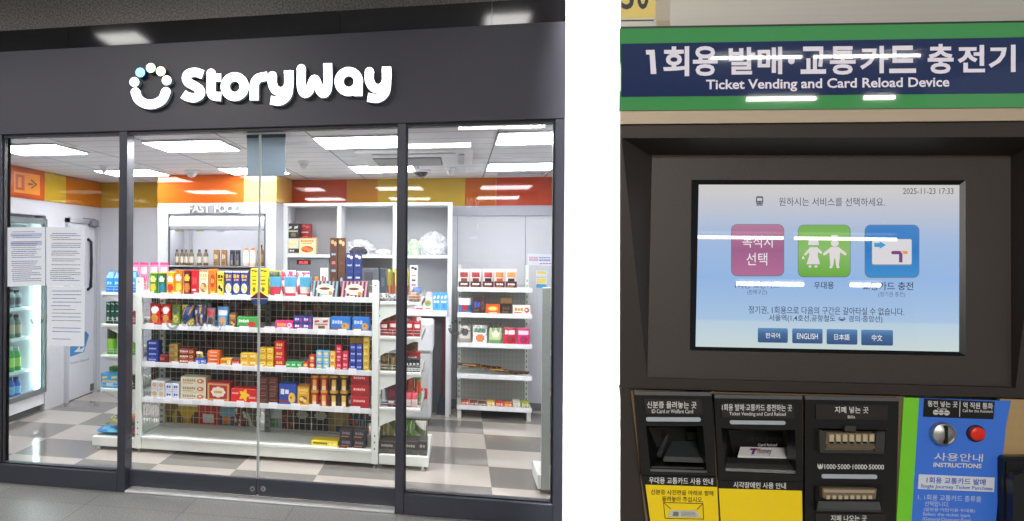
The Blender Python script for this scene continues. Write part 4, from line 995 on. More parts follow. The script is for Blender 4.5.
# ------------------------------------------------------------------ end shelves
def endcap(side, x_in, x_out, zs, xbase, label):
    e = empty('end_shelf', ((x_in+x_out)/2, 1.2, 0), label, 'shelf')
    s = -1 if side == 'left' else 1
    for zi, z in enumerate(zs):
        xo = xbase if zi == 0 else x_out
        mb = MB()
        if zi == 0: mb.box(x_in, xo, GY0, 1.6, .03, z, 0, .004)
        else:
            mb.box(x_in, xo, GY0+.004, 1.6, z-.022, z, 0, .003); mb.box(xo-.004 if s > 0 else xo, xo if s > 0 else xo+.004, GY0+.004, 1.6, z-.03, z+.008, 1)
        sh = mb.build('shelf', [m_gon, mat((228, 230, 228), .35)], e)
        if zi:
            mb = MB(); p = [(x_in, z-.023), (x_out-s*.03, z-.023), (x_in+s*.03, z-.12), (x_in, z-.14)]
            mb.prism([(a, GY0+.012, b) for a, b in p], (0, .004, 0)); mb.build('bracket', m_gon, sh)
            mb = MB(); mb.tube([(x_in, GY0+.008, z+.045), (xo-s*.006, GY0+.008, z+.045), (xo-s*.006, 1.58, z+.045)], .0022, 6); mb.tube([(x_in, GY0+.008, z+.025), (xo-s*.006, GY0+.008, z+.025), (xo-s*.006, 1.58, z+.025)], .0022, 6)
            for k in range(3): mb.box((x_in+(xo-x_in)*(k+1)/3)-s*.006-.0015, (x_in+(xo-x_in)*(k+1)/3)-s*.006+.0015, GY0+.0065, GY0+.0095, z, z+.046)
            mb.build('wire_rail', m_wire, sh)
    for yy in (GY0+.03, 1.56):
        MB().lathe([(.014, 0), (.016, .006), (.008, .012), (.008, .032)], 10, xbase-s*.04, yy, 0).build('foot', mat((230, 230, 228), .4), e, smooth=True)
    return e
LZ = [.1, .46, .712, .944, 1.18]
lx_in = gX0-.05; lx_out = XY(101, GY0); lxb = XY(92, GY0, 440)
endcap('left', lx_in, lx_out, LZ, lxb, 'white end shelf on the left end of the gondola')
RZ = [.1, .425, .672, .915, 1.155]
rx_in = gX1+.05; rx_out = XY(421.5, GY0); rxb = XY(428.5, GY0, 455)
endcap('right', rx_in, rx_out, RZ, rxb, 'white end shelf on the right end of the gondola')
def onl(Z, kind, name, x0, x1, ytop, cols, style, label, cat, dy=0., depth=.1, grp=None, rot=0.):
    Y = GY0+.03+dy; X0, X1 = XY(x0, Y, ytop), XY(x1, Y, ytop); h = ZY((x0+x1)/2, ytop, Y)-Z
    if kind in ('can', 'bottle', 'tube', 'cup', 'stick'): depth = X1-X0
    good(kind, name, ((X0+X1)/2, Y+depth/2, Z+.0005), X1-X0, depth, h, cols, style, label, cat, grp, rot)
LE = 'left end shelf'
for i, (a, b) in enumerate(((106, 113.4), (113.8, 121.2), (121.6, 129), (129.4, 136.4))):
    onl(LZ[4], 'gable', 'milk_carton', a, b, 271.5, ((50, 150, 226), (40, 120, 206), (190, 225, 245)), 'band', 'bright blue gable carton, %s from left, top of the %s' % (ORD[i+1], LE), 'carton', depth=.07, grp='blue cartons on the left end shelf')
for i in range(4):
    a = 106+i*4.6; onl(LZ[3], 'carton', 'snack_box', a, a+4.1, 302, ((36, 84, 66), (206, 220, 214), (60, 110, 90)), 'tall', 'slim dark green box, %s from left, second tier of the %s' % (ORD[i+1], LE), 'snack box', depth=.12, grp='slim green boxes')
for i in range(2):
    a = 125.5+i*5; onl(LZ[3], 'carton', 'snack_box', a, a+4.5, 302, ((170, 50, 66), (206, 110, 110), W), 'band', 'slim red box, %s of two, second tier of the %s' % (('left', 'right')[i], LE), 'snack box', depth=.12)
for i in range(3):
    a = 105.5+i*10.4; onl(LZ[2], 'bag', 'chip_bag', a, a+9.8, 325.6, ((116, 196, 50), (70, 90, 50), (160, 215, 90), (90, 170, 50)), 'half', 'lime green snack bag, %s from left, third tier of the %s' % (ORD[i+1], LE), 'snack bag', depth=.06, grp='lime green bags')
onl(LZ[1], 'carton', 'snack_box', 100.8, 118.4, 373.5, ((70, 164, 216), (236, 214, 120), (190, 225, 240)), 'jag', 'light blue box on fourth tier of the '+LE, 'snack box', depth=.09)
onl(LZ[1], 'carton', 'snack_box', 119, 134, 376, ((66, 76, 60), (120, 120, 90), W), 'bars', 'dark olive box behind the left post, fourth tier of the '+LE, 'snack box', depth=.09)
onl(LZ[1], 'carton', 'snack_box', 109, 121, 367, ((86, 140, 60), (50, 90, 50), W), 'band', 'green box behind the light blue box, fourth tier of the '+LE, 'snack box', dy=.11, depth=.08)
# heap of bags lying on the left deck
def lying(px0, px1, y0, y1, z, t, cols, label, rz=0., tl=0.):
    X0, X1 = XY(px0, y0, 430), XY(px1, y0, 430); L = y1-y0
    o = good('bag', 'snack_bag', ((X0+X1)/2, y0, z+t*.55), X1-X0, t, L, cols, 'mix', label, 'snack bag', None)
    o.rotation_euler = (-math.pi/2+tl, 0, rz)
    return o
def lay(o): return o
for i, (a, b, ya, yb, z, cols, lab) in enumerate(((95, 116, .93, 1.12, .1, ((40, 110, 180), (90, 180, 214), (30, 70, 130)), 'flat blue snack bag at the front of the left deck'), (116.5, 134, .93, 1.12, .1, ((50, 90, 150), (180, 60, 60), (210, 190, 80)), 'flat blue and red snack bag behind the left post, on the left deck'),
        (102, 117, 1.14, 1.34, .1, ((120, 130, 70), (190, 180, 110), (80, 90, 60)), 'flat olive snack bag, second row of the left deck'), (118, 134, 1.14, 1.34, .1, ((90, 110, 60), (180, 150, 60), (60, 60, 50)), 'flat moss green snack bag beside the olive one, on the left deck'),
        (109, 121, 1.36, 1.55, .1, ((130, 140, 90), (70, 80, 60), (200, 190, 150)), 'flat pale olive snack bag at the back of the left deck'), (122, 135, 1.36, 1.55, .1, ((200, 60, 40), (220, 180, 60), (80, 60, 50)), 'flat red and yellow snack bag at the back of the left deck'))):
    X0, X1 = XY(a, ya, 430), XY(b, ya, 430)
    o = good('bag', 'snack_bag', ((X0+X1)/2, yb, z+.03), X1-X0, .055, yb-ya, cols, 'mix', lab, 'snack bag')
    o.rotation_euler = (math.pi/2, 0, 0)
# right end shelf goods
RE = 'right end shelf'
onl(RZ[4], 'carton', 'stick_box', 380.5, 385.6, 268.5, ((58, 70, 84), (90, 100, 112), (40, 50, 60)), 'tag', 'narrow slate box left of the jelly tub, top of the '+RE, 'snack box', dy=.14, depth=.05)
onl(RZ[4], 'stick', 'jelly_tub', 385.8, 409.5, 267.5, ((140, 76, 60), (206, 200, 90), (110, 150, 60), (180, 170, 160), (200, 130, 60)), '', 'tall clear tub of yellow and green jelly sticks, top of the '+RE, 'tub', dy=.1)
onl(RZ[4], 'carton', 'snack_box', 410, 417.6, 265.5, ((226, 226, 232), (60, 60, 70), (170, 50, 50)), 'tall', 'tall white pack with dark print, top of the '+RE, 'snack box', dy=.18, depth=.05)
onl(RZ[4], 'bag', 'snack_bag', 379, 388, 293, ((206, 200, 196), (120, 110, 110), (80, 110, 130)), 'mix', 'small pale clear packet, left front of top tier, '+RE, 'snack bag', depth=.04)
onl(RZ[4], 'bag', 'snack_bag', 388.4, 398, 294, ((190, 186, 190), (90, 130, 160), (170, 120, 90)), 'mix', 'small pale clear packet partly behind the right post, top of the '+RE, 'snack bag', depth=.04)
onl(RZ[4], 'bag', 'snack_bag', 408.5, 419.5, 291.5, ((170, 120, 90), (90, 110, 130), (120, 90, 70)), 'mix', 'brown clear packet, right front of top tier, '+RE, 'snack bag', depth=.05)
onl(RZ[4], 'bag', 'snack_bag', 413, 421.4, 287.5, ((226, 150, 50), (80, 110, 160), (190, 120, 60)), 'half', 'orange packet behind the brown clear one, top of the '+RE, 'snack bag', dy=.09, depth=.05)
for i, (a, b, yt) in enumerate(((380, 388.2, 322), (388.6, 397, 321), (405.5, 413, 321.5), (413.4, 420.6, 322))):
    onl(RZ[3], 'bag', 'snack_bag', a, b, yt, ((190, 36, 40), (236, 220, 216), (150, 30, 36), (200, 120, 110)), 'window', 'red snack bag, %s from left, second tier of the %s' % (ORD[i+1], RE), 'snack bag', depth=.06, grp='red bags on the right end shelf')
onl(RZ[3], 'bag', 'snack_bag', 381, 397, 311.5, ((120, 66, 44), (90, 50, 40), (170, 110, 80)), 'mix', 'brown biscuit bag behind the red bags, second tier of the '+RE, 'snack bag', dy=.11, depth=.06)
onl(RZ[3], 'bag', 'snack_bag', 407, 421, 316.5, ((170, 60, 56), (206, 190, 186), (120, 40, 40)), 'mix', 'rust red clear bag behind the red bags, second tier of the '+RE, 'snack bag', dy=.11, depth=.06)
for i, (a, b) in enumerate(((380, 388), (388.4, 396.6))):
    onl(RZ[2], 'bag', 'snack_bag', a, b, 353.5, ((126, 104, 50), (90, 74, 40), (150, 130, 80)), 'mix', 'olive brown bag, %s of two, third tier of the %s' % (('left', 'right')[i], RE), 'snack bag', depth=.06)
for i in range(4):
    a = 405.6+i*3.6; onl(RZ[2], 'carton', 'snack_box', a, a+3.2, 360, ((44, 44, 50), (210, 210, 214), W), 'band', 'slim black and white box, %s from left, third tier of the %s' % (ORD[i+1], RE), 'snack box', depth=.1, grp='slim black and white boxes')
onl(RZ[2], 'carton', 'snack_box', 406, 420, 352.5, ((180, 50, 46), (140, 80, 60), W), 'band', 'red box behind the slim black boxes, third tier of the '+RE, 'snack box', dy=.12, depth=.08)
onl(RZ[2], 'carton', 'snack_box', 406.5, 417.5, 343.2, ((120, 88, 56), (90, 64, 40), W), 'tag', 'brown carton farthest back, third tier of the '+RE, 'snack box', dy=.26, depth=.1)
onl(RZ[1], 'carton', 'snack_box', 387.6, 396.6, 383, ((96, 34, 50), (130, 50, 60), W), 'tag', 'dark wine box, fourth tier of the '+RE, 'snack box', depth=.08)
onl(RZ[1], 'bag', 'snack_bag', 380.4, 387.2, 375, ((140, 190, 226), (200, 70, 150), W), 'half', 'blue and pink packet, fourth tier of the '+RE, 'snack bag', depth=.05, dy=.02)
for i, (a, b) in enumerate(((405.8, 411.4), (411.8, 417.4))):
    onl(RZ[1], 'bag', 'snack_bag', a, b, 392.5, ((236, 226, 226), (226, 90, 100), (240, 200, 200)), 'half', 'white and pink packet, %s of two, fourth tier of the %s' % (('left', 'right')[i], RE), 'snack bag', depth=.04)
onl(RZ[1], 'bag', 'snack_bag', 406, 414, 375, ((206, 100, 50), (130, 120, 130), (180, 70, 50)), 'mix', 'orange mesh bag behind the pink packets, fourth tier of the '+RE, 'snack bag', dy=.07, depth=.06)
onl(RZ[1], 'bag', 'snack_bag', 414.4, 421.4, 378, ((190, 60, 50), (90, 150, 80), (200, 120, 60)), 'mix', 'red and green bag behind the pink packets, fourth tier of the '+RE, 'snack bag', dy=.07, depth=.06)
for i, (a, b) in enumerate(((378.6, 396.5), (404, 418), (418.4, 427))):
    onl(RZ[0], 'carton', 'snack_tray', a, b, 441.5, ((52, 48, 46), (90, 86, 80), (160, 160, 150)), 'band', 'dark display tray, %s on the right deck' % ['left front', 'middle', 'right'][i], 'tray', depth=.18)
for i, (a, b, c) in enumerate(((379, 396, (170, 160, 70)), (404, 414, (110, 170, 60)), (414.4, 425.5, (206, 206, 196)))):
    X0, X1 = XY(a, 1.12, 430), XY(b, 1.12, 430); h = .07
    good('bag', 'snack_bag', ((X0+X1)/2, 1.2, .101), X1-X0, .08, .19, (c, (90, 110, 60), (230, 230, 220)), 'mix', '%s snack bag standing behind the dark trays on the right deck' % ['mustard', 'leaf green', 'white mottled'][i], 'snack bag')
onl(RZ[0], 'carton', 'snack_box', 414, 427, 424.5, ((130, 104, 92), (90, 60, 50), W), 'band', 'brown carton at the back of the right deck', 'snack box', dy=.45, depth=.16)

# ------------------------------------------------------------------ slim rack at the back right
KY0 = 2.72
qx0, qx1 = XY(458, KY0), XY(532, KY0)
rk = empty('display_rack', ((qx0+qx1)/2, 2.9, 0), 'slim white wire-backed display rack against the back wall at right', 'rack')
QZ = [ZY(495, y, KY0) for y in (407, 375.5, 344, 314, 288)]
for x in (qx0, qx1-.03):
    mb = MB(); mb.box(x, x+.03, 3.06, 3.1, 0, QZ[4]+.2, 0, .002)
    for k in range(24): mb.box(x+.011, x+.019, 3.0594, 3.06, .08+k*.05, .1+k*.05, 1)
    mb.build('post', [m_gon, mat((110, 112, 110), .5)], rk)
mb = MB(); n = 16
for k in range(n): x = qx0+.03+(qx1-qx0-.06)*(k+.5)/n; mb.box(x-.0015, x+.0015, 3.062, 3.065, .1, QZ[4]+.2)
for k in range(28): mb.box(qx0+.03, qx1-.03, 3.059, 3.062, .1+k*.05, .103+k*.05)
mb.build('wire_back', m_wire, rk)
MB().box(qx0+.03, qx1-.03, 3.07, 3.09, .06, QZ[4]+.02).build('back_panel', mat((178, 178, 176), .5, 0, .06, 120), rk)
for i, z in enumerate(QZ):
    mb = MB(); mb.box(qx0-.004, qx1+.004, KY0+.003, 3.056, z-.03, z, 0, .003); mb.box(qx0-.004, qx1+.004, KY0-.004, KY0+.0025, z-.036, z+.005, 1)
    sh = mb.build('shelf', [m_gon, mat((236, 238, 240), .35)], rk)
    for k in range(4):
        x = qx0+.03+k*.16; MB().box(x, x+.06, KY0-.007, KY0-.0045, z-.03, z+.004).build('price_tag', mat((244, 244, 246), .5), sh)
for x in (qx0, qx1-.035): MB().box(x, x+.035, KY0+.02, 3.0, 0, QZ[0]-.032).build('base_leg', m_gon, rk)
def onr(i, kind, name, x0, x1, ytop, cols, style, label, cat, depth=.08, grp=None, dy=0.):
    Y = KY0+.02+dy; X0, X1 = XY(x0, Y, ytop), XY(x1, Y, ytop); h = ZY((x0+x1)/2, ytop, Y)-QZ[i]
    good(kind, name, ((X0+X1)/2, Y+depth/2, QZ[i]+.0005), X1-X0-.002, depth, h, cols, style, label, cat, grp)
RK = 'slim back rack'
for i, (a, b, c, e_) in enumerate(((458.6, 469.6, (150, 40, 44), (120, 90, 60)), (470.4, 481.4, (160, 40, 50), (110, 60, 50)), (482.6, 493.8, (170, 44, 50), (60, 40, 60)), (494.4, 505, (206, 120, 60), (190, 90, 50)), (505.6, 517, (214, 130, 60), (60, 50, 60)))):
    onr(4, 'bag', 'jerky_bag', a, b, 268.8, ((226, 218, 210), c, e_, (226, 222, 216)), 'jerky', 'upright white jerky bag, %s from left, top tier of the %s' % (ORD[i+1], RK), 'jerky bag', .05, 'jerky bags', dy=.025)
    onr(4, 'carton', 'display_tray', a, b, 281.5, ((90, 44, 44), W, c), 'tag', 'low dark tray under the %s jerky bag, top tier of the %s' % (ORD[i+1], RK), 'tray', .02, None)
onr(3, 'bag', 'snack_bag', 458.6, 471.4, 298, ((60, 110, 170), (236, 236, 240), (190, 50, 60)), 'half', 'blue and white bag, second tier of the '+RK, 'snack bag', .06)
onr(3, 'carton', 'chocolate_box', 473, 485.4, 297, ((60, 40, 42), (70, 90, 180), (110, 70, 60)), 'bars', 'dark chocolate box with blue lettering, second tier of the '+RK, 'chocolate box', .08)
onr(3, 'carton', 'chocolate_box', 485.8, 500, 304.5, ((232, 84, 30), (250, 190, 60), (250, 230, 200)), 'oval', 'orange chocolate box, second tier of the '+RK, 'chocolate box', .08)
onr(3, 'carton', 'chocolate_box', 500.4, 512, 304, ((56, 42, 40), (100, 80, 60), (140, 110, 80)), 'tag', 'dark brown chocolate box, second tier of the '+RK, 'chocolate box', .08)
onr(3, 'carton', 'chocolate_box', 500.4, 512.4, 298, ((176, 140, 90), (190, 90, 60), W), 'tag', 'tan chocolate box behind the dark brown one, second tier of the '+RK, 'chocolate box', .06, dy=.1)
onr(3, 'carton', 'snack_box', 512.8, 530.6, 305.5, ((240, 236, 226), (226, 150, 50), (200, 60, 60)), 'bars', 'white and yellow snack box, second tier of the '+RK, 'snack box', .08)
for a, b, yt, c, l in ((458.8, 471, 326, ((196, 190, 180), (60, 54, 50), (150, 140, 130), (210, 206, 200)), 'grey and black pouch'), (472.6, 487.6, 325.6, ((236, 236, 236), (110, 150, 120), (206, 110, 60), W), 'white pouch with fruit'), (489, 502.4, 328.4, ((180, 206, 140), (230, 236, 210), (110, 150, 100), (210, 226, 180)), 'pale green pouch'), (503.4, 516.6, 327.8, ((206, 36, 60), (246, 230, 236), (150, 30, 50), (214, 50, 70)), 'crimson pouch'), (517, 530.4, 328.2, ((214, 40, 110), (246, 226, 236), (150, 30, 70), (220, 60, 120)), 'magenta pouch')):
    onr(2, 'pouch', 'sweets_pouch', a, b, yt, c, 'face' if 'grey' in l or 'green' in l else 'window', l+', third tier of the '+RK, 'pouch', .06)
rn = random.Random(5)
for i in range(12):
    x0 = 460+i*5.4; z = QZ[1]+.014+.085*max(0, 1-i/10)*(rn.random()*.6+.4)
    X = XY(x0+4, KY0+.1); o = MB()
    L = .2; an = rn.uniform(-.12, .3)
    o.box(-L/2, L/2, -.014, .014, -.008, .008, 0, .003); o.box(-L*.3, L*.3, -.0145, -.0141, -.005, .005, 1)
    ob = o.build('jerky_stick', [pm(rn.choice([(70, 44, 34), (96, 56, 36), (150, 90, 40), (60, 40, 36)])), pm((196, 140, 60))], loc=(0, 0, 0))
    ob.location = (min(max(X, qx0+.1), qx1-.1), KY0+.05+.03*(i % 6), z); ob.rotation_euler = (0, .06, an)
    tag(ob, 'thin dark brown jerky stick, %s from left in the pile on the slim rack' % (['first', 'second', 'third', 'fourth', 'fifth', 'sixth', 'seventh', 'eighth', 'ninth', 'tenth', 'eleventh', 'last'][i]), 'jerky stick', 'jerky sticks')
cs = [((190, 60, 50), 'brick red'), ((120, 60, 46), 'brown'), ((110, 50, 50), 'maroon'), ((206, 170, 60), 'golden'), ((206, 60, 50), 'scarlet'), ((226, 120, 40), 'orange'), ((190, 190, 180), 'grey'), ((150, 170, 60), 'lime')]
for i, (c, n_) in enumerate(cs):
    x0 = 461+i*8.6; onr(0, 'carton', 'sweets_packet', x0, x0+8, 401+(i % 3), (c, (240, 220, 160), W), 'bars', 'low %s sweets packet on the bottom tier of the %s' % (n_, RK), 'sweets packet', .1)

# ------------------------------------------------------------------ goods on the cabinets and booth
def onk(kind, name, x0, x1, ytop, z, Y, cols, style, label, cat, depth=.1, grp=None):
    X0, X1 = XY(x0, Y, ytop), XY(x1, Y, ytop); h = ZY((x0+x1)/2, ytop, Y)-z
    if kind in ('can', 'bottle', 'tube', 'cup'): depth = X1-X0
    good(kind, name, ((X0+X1)/2, Y+depth/2, z+.0005), X1-X0, depth, h, cols, style, label, cat, grp)
KC = 'upper cabinet shelf'
onk('carton', 'coffee_box', 287.4, 299, 238.5, zsf, KY+.06, ((214, 206, 190), K, (240, 220, 100)), 'band', 'cream and black coffee box, lower of two on the '+KC, 'box', .14)
h_ = ZY(293, 238.5, KY+.06)
onk('carton', 'coffee_box', 287.4, 299, 223.5, h_+.002, KY+.06, ((40, 38, 42), (200, 196, 190), (120, 110, 60)), 'jag', 'black coffee box stacked on the cream one, '+KC, 'box', .14)
onk('carton', 'tea_box', 299.4, 310.6, 223.8, zsf, KY+.19, ((150, 36, 46), (190, 90, 80), (230, 210, 200)), 'tall', 'dark red box behind the yellow tea box, '+KC, 'box', .1)
onk('carton', 'tea_box', 299.2, 315.4, 237.5, zsf, KY+.04, ((236, 214, 160), (226, 120, 50), (190, 60, 50)), 'window', 'cream and orange tea box on the '+KC, 'box', .12)
# crumpled bags on the upper shelf
def crumple(x0, x1, ytop, z, Y, col, label, seed, dep=.16):
    X0, X1 = XY(x0, Y), XY(x1, Y); h = ZY((x0+x1)/2, ytop, Y)-z
    bm = bmesh.new(); bmesh.ops.create_icosphere(bm, subdivisions=4, radius=1)
    rn = random.Random(seed); ks = [(Vector((rn.uniform(-1, 1), rn.uniform(-1, 1), rn.uniform(-1, 1)))*rn.uniform(3, 9), rn.uniform(0, 6), rn.uniform(.03, .1)) for _ in range(10)]
    for v in bm.verts:
        p = v.co.copy(); r = .75+sum(a*abs(math.sin(k.dot(p)+ph)) for k, ph, a in ks)+.12*sum(abs(math.sin(k.dot(p)*2.7+ph*2)) for k, ph, a in ks[:4])-.2
        v.co = Vector((p.x*r*(X1-X0)/2*.8, p.y*r*dep/2, max(0, (p.z*r+.55)*h/1.7)))
    zm = min(v.co.z for v in bm.verts)
    me = bpy.data.meshes.new('plastic_bag'); bm.to_mesh(me); bm.free(); me.materials.append(col)
    o = bpy.data.objects.new('plastic_bag', me); COL.objects.link(o); o.location = ((X0+X1)/2, Y+dep/2, z-zm+.0005)
    tag(o, label, 'plastic bag')
crumple(345, 372, 241, zsf, KY+.1, mat((196, 198, 200), .2, 0, .3, 40), 'crumpled clear grey plastic bags in the middle bay of the '+KC, 3)
crumple(350, 366, 247.5, zsf, KY+.03, mat((46, 46, 52), .3, 0, .3, 40), 'crumpled black plastic bag in front of the grey bags on the '+KC, 8, .06)
crumple(374, 392, 249.5, zsf, KY+.06, mat((210, 212, 214), .3, 0, .2, 40), 'low white plastic wrap at the right of the middle bay, '+KC, 4, .12)
crumple(407, 420, 240, zsf, KY+.08, mat((190, 214, 180), .3, 0, .4, 30), 'pale green plastic bag of salad in the right bay of the '+KC, 5)
crumple(419, 447, 234, zsf, KY+.08, mat((196, 198, 204), .18, 0, .35, 40), 'bulging clear plastic bag in the right bay of the '+KC, 6)
# microwave, till, small goods on the counter
mw = empty('microwave', (XY(307, KY), KY+.2, zct), 'grey microwave with a red display in the left bay of the cabinet', 'microwave')
x0, x1 = XY(286.8, KY), XY(328, KY); zt = ZY(307, 256.5, KY+.04)
MB().box(x0, x1, KY+.04, KY+.34, zct, zt, c=.006).build('body', mat((170, 174, 178), .35, .2), mw)
MB().box(x0+.01, x1-.01, KY+.028, KY+.0395, zct+.06, zt-.02, c=.003).build('front_panel', mat((120, 124, 128), .25, .2), mw)
MB().box(XY(296, KY), XY(310, KY), KY+.024, KY+.0278, ZY(303, 264.5, KY), ZY(303, 260, KY)).build('display', mat((60, 24, 26), .2), mw)
mb = MB(); put_text(mb, '88:88', lambda x, y: onY(x, y, KY+.0236), rq(299, 261, 308, 263.8), .03); mb.build('display_digits', glow((220, 60, 60), 1.0), mw)
MB().tube([(x0+.04, KY+.012, zct+.09), (x1-.04, KY+.012, zct+.09)], .008).build('handle', mat((190, 192, 196), .3, .8), mw)
till = empty('card_terminal', (XY(368, KY), KY+.1, zct), 'dark grey machine behind the navy boxes in the middle bay', 'machine')
MB().box(XY(342, KY), XY(378, KY), KY+.03, KY+.3, zct, ZY(360, 268, KY), c=.01).build('body', mat((96, 98, 102), .4), till)
MB().box(XY(364, KY), XY(373, KY), KY+.022, KY+.0295, ZY(360, 280, KY), ZY(360, 272, KY)).build('panel', mat((70, 72, 76), .3), till)
for i, (a, b) in enumerate(((433, 440), (440.4, 447.4))):
    onk('carton', 'milk_carton', a, b, 292.4, zct, KY-.02, ((70, 160, 224), W, (60, 130, 206)), 'jag', 'light blue and white carton, %s of the pair on the white counter' % ('left', 'right')[i], 'carton', .06)
onk('carton', 'snack_box', 423.5, 432.4, 297.5, zct, KY-.02, ((230, 230, 232), (100, 170, 80), (206, 70, 60)), 'oval', 'white box with green and red print on the white counter', 'snack box', .06)
onk('carton', 'snack_box', 426.5, 432, 292, zct, KY+.06, ((216, 206, 210), (190, 120, 130), W), 'tag', 'pale pink box behind the white box on the counter', 'snack box', .05)
onk('carton', 'display_tray', 407, 422.6, 303.4, zct, KY-.03, ((232, 226, 226), (206, 90, 110), W), 'band', 'low white tray with pink trim on the white counter', 'tray', .08)
# bottles on the fast food shelf
FS = 'FAST FOOD shelf'
for i, (a, b) in enumerate(((174.4, 178.2), (179.4, 183.2), (183.6, 187.4), (188, 193))):
    onk('bottle', 'drink_bottle', a, b, 249.5, oz0, FY+.08, ((110, 92, 66), (206, 196, 176), (50, 46, 44)), '', 'small brown drink bottle, %s of the left cluster on the %s' % (['first', 'second', 'third', 'last'][i], FS), 'bottle', grp='brown bottles on the fast food shelf')
for i, (a, b) in enumerate(((196.2, 201), (202.8, 207.6))):
    onk('bottle', 'drink_bottle', a, b, 249.5, oz0, FY+.08, ((100, 84, 62), (200, 190, 170), (46, 42, 40)), '', 'brown drink bottle, %s of the separate pair on the %s' % (('left', 'right')[i], FS), 'bottle', grp='brown bottles on the fast food shelf')
for i, (a, b) in enumerate(((213.4, 218.6), (221.2, 226.2))):
    onk('carton', 'drink_can', a, b, 249.8, oz0, FY+.08, ((150, 112, 66), (214, 200, 170), (110, 80, 50)), 'tag', 'tall tan drink pack, %s of two on the %s' % (('left', 'right')[i], FS), 'drink', .05)
for i, (a, b) in enumerate(((229.2, 234.2), (234.6, 240))):
    onk('can', 'drink_can', a, b, 250, oz0, FY+.08, ((40, 38, 44), (90, 90, 110), (140, 130, 120), (60, 60, 66)), '', 'black drink can, %s of two on the %s' % (('left', 'right')[i], FS), 'can')
for i, (a, b) in enumerate(((242.4, 248.4), (249.2, 255.2))):
    onk('bottle', 'juice_bottle', a, b, 247.8, oz0, FY+.08, ((244, 214, 196), (246, 236, 226), (240, 130, 60)), '', 'white juice bottle with orange cap, %s of two on the %s' % (('left', 'right')[i], FS), 'bottle')
onk('bottle', 'sauce_bottle', 256.4, 263, 244.8, oz0, FY+.08, ((170, 100, 46), (190, 150, 90), (50, 44, 44)), '', 'amber bottle with black cap, rightmost on the '+FS, 'bottle')
# drinks in the wall cooler
tier = ['bottom', 'second', 'third', 'fourth', 'fifth', 'top']
pal = [((40, 90, 190), (150, 190, 230), (30, 70, 160), 'blue'), ((70, 160, 70), (200, 225, 120), (226, 226, 226), 'green'), ((120, 120, 110), (190, 170, 140), (60, 60, 60), 'grey'), ((160, 160, 166), (90, 90, 96), (40, 40, 44), 'silver'), ((90, 120, 110), (200, 200, 190), (60, 80, 70), 'sage'), ((120, 110, 120), (180, 170, 180), (60, 50, 60), 'mauve')]
for ti, z in enumerate(czs):
    n = 7; ya, yb = c0+.09, c1-.16
    hgt = (czs[ti+1]-z-.045 if ti+1 < len(czs) else .2)
    for k in range(n):
        y = ya+(yb-ya)*(k+.5)/n; w = (yb-ya)/n*.84
        a, b, c, nme = pal[ti]
        if ti == 1 and k < 3: a, b, nme = (206, 60, 66), (236, 220, 214), 'red'
        h = min(hgt, .23)*(.96 if k % 2 else .9)
        good('bottle', 'drink_bottle', (LX-.16, y, z+.001), w, w, h, (a, b, c), '', '%s drink bottle, %s from the front on the %s tier of the drinks cooler' % (nme, ORD[k+1], tier[ti]), 'bottle', 'bottles in the drinks cooler', rot=math.pi/2)
# white rack just inside the right window
gp = XY(541.5, .56, 400)
rr = empty('side_rack', (gp+.2, .8, 0), 'pale metal rack just inside the right window, seen edge-on', 'rack')
MB().box(gp, gp+.05, .54, .58, .03, ZY(545, 287.5, .56), c=.003).build('post', mat((150, 157, 150), .4), rr)
mb = MB(); mb.box(gp-.02, gp+.4, .56, .9, .03, .12, 0, .004); mb.build('base', mat((224, 226, 222), .4), rr)
for z in (.4, .66, .92, 1.14): MB().box(gp+.05, gp+.4, .56, .9, z-.02, z, c=.002).build('shelf', mat((90, 94, 96), .4), rr)
mb = MB()
for k in range(8): mb.box(gp+.052, gp+.4, .905, .908, .15+k*.14, .153+k*.14)
for k in range(7): mb.box(gp+.06+k*.05, gp+.063+k*.05, .902, .905, .1, 1.28)
mb.build('wire_back', m_wire, rr)
for i, z in enumerate((.12, .4, .66, .92)):
    good('carton', 'dark_box', (gp+.22, .72, z+.0005), .28, .2, .17, ((46, 48, 52), (90, 94, 100), (150, 150, 150)), 'bars', 'dark box on the %s level of the side rack by the right window' % ['lowest', 'second', 'third', 'highest'][i], 'box', 'dark boxes on the side rack')
good('carton', 'dark_box', (gp+.22, .72, 1.1405), .26, .18, .12, ((110, 114, 118), (60, 64, 70), (180, 180, 180)), 'bars', 'grey box on top of the side rack by the right window', 'box')
# ------------------------------------------------------------------ ticket vending machine (front plane P0, axes H right / UP up, N towards the viewer)
YW = math.radians(6.5)
H = RT*math.cos(YW) - fw*math.sin(YW)
N = -(fw*math.cos(YW) + RT*math.sin(YW))
P0 = CAM + ray(820, 251)*.97
def hit(px, py, P, n):
    d = ray(px, py); return CAM + d*((P-CAM).dot(n)/d.dot(n))
def mp(px, py, off=0.): return hit(px, py, P0+N*off, N)
TILT = math.radians(7.2)
NS = (N*math.cos(TILT) + UP*math.sin(TILT)).normalized()
PS = mp(830, 383) - N*.006
def sp(px, py, off=0.): return hit(px, py, PS+NS*off, NS)
tvm = empty('ticket_machine', Vector((P0.x, P0.y, 0)), 'large dark brown ticket vending machine with a lit touch screen', 'ticket machine')
def slab(name, pts, off, th, m, parent, f=mp, n=None, label=None, side=None, edge=0.):
    n = N if f is mp else NS
    mb = MB(); mb.prism([f(x, y, off) for x, y in pts], n*(-th), 0, side)
    o = mb.build(name, m, parent)
    if label: o['label'] = label
    return o
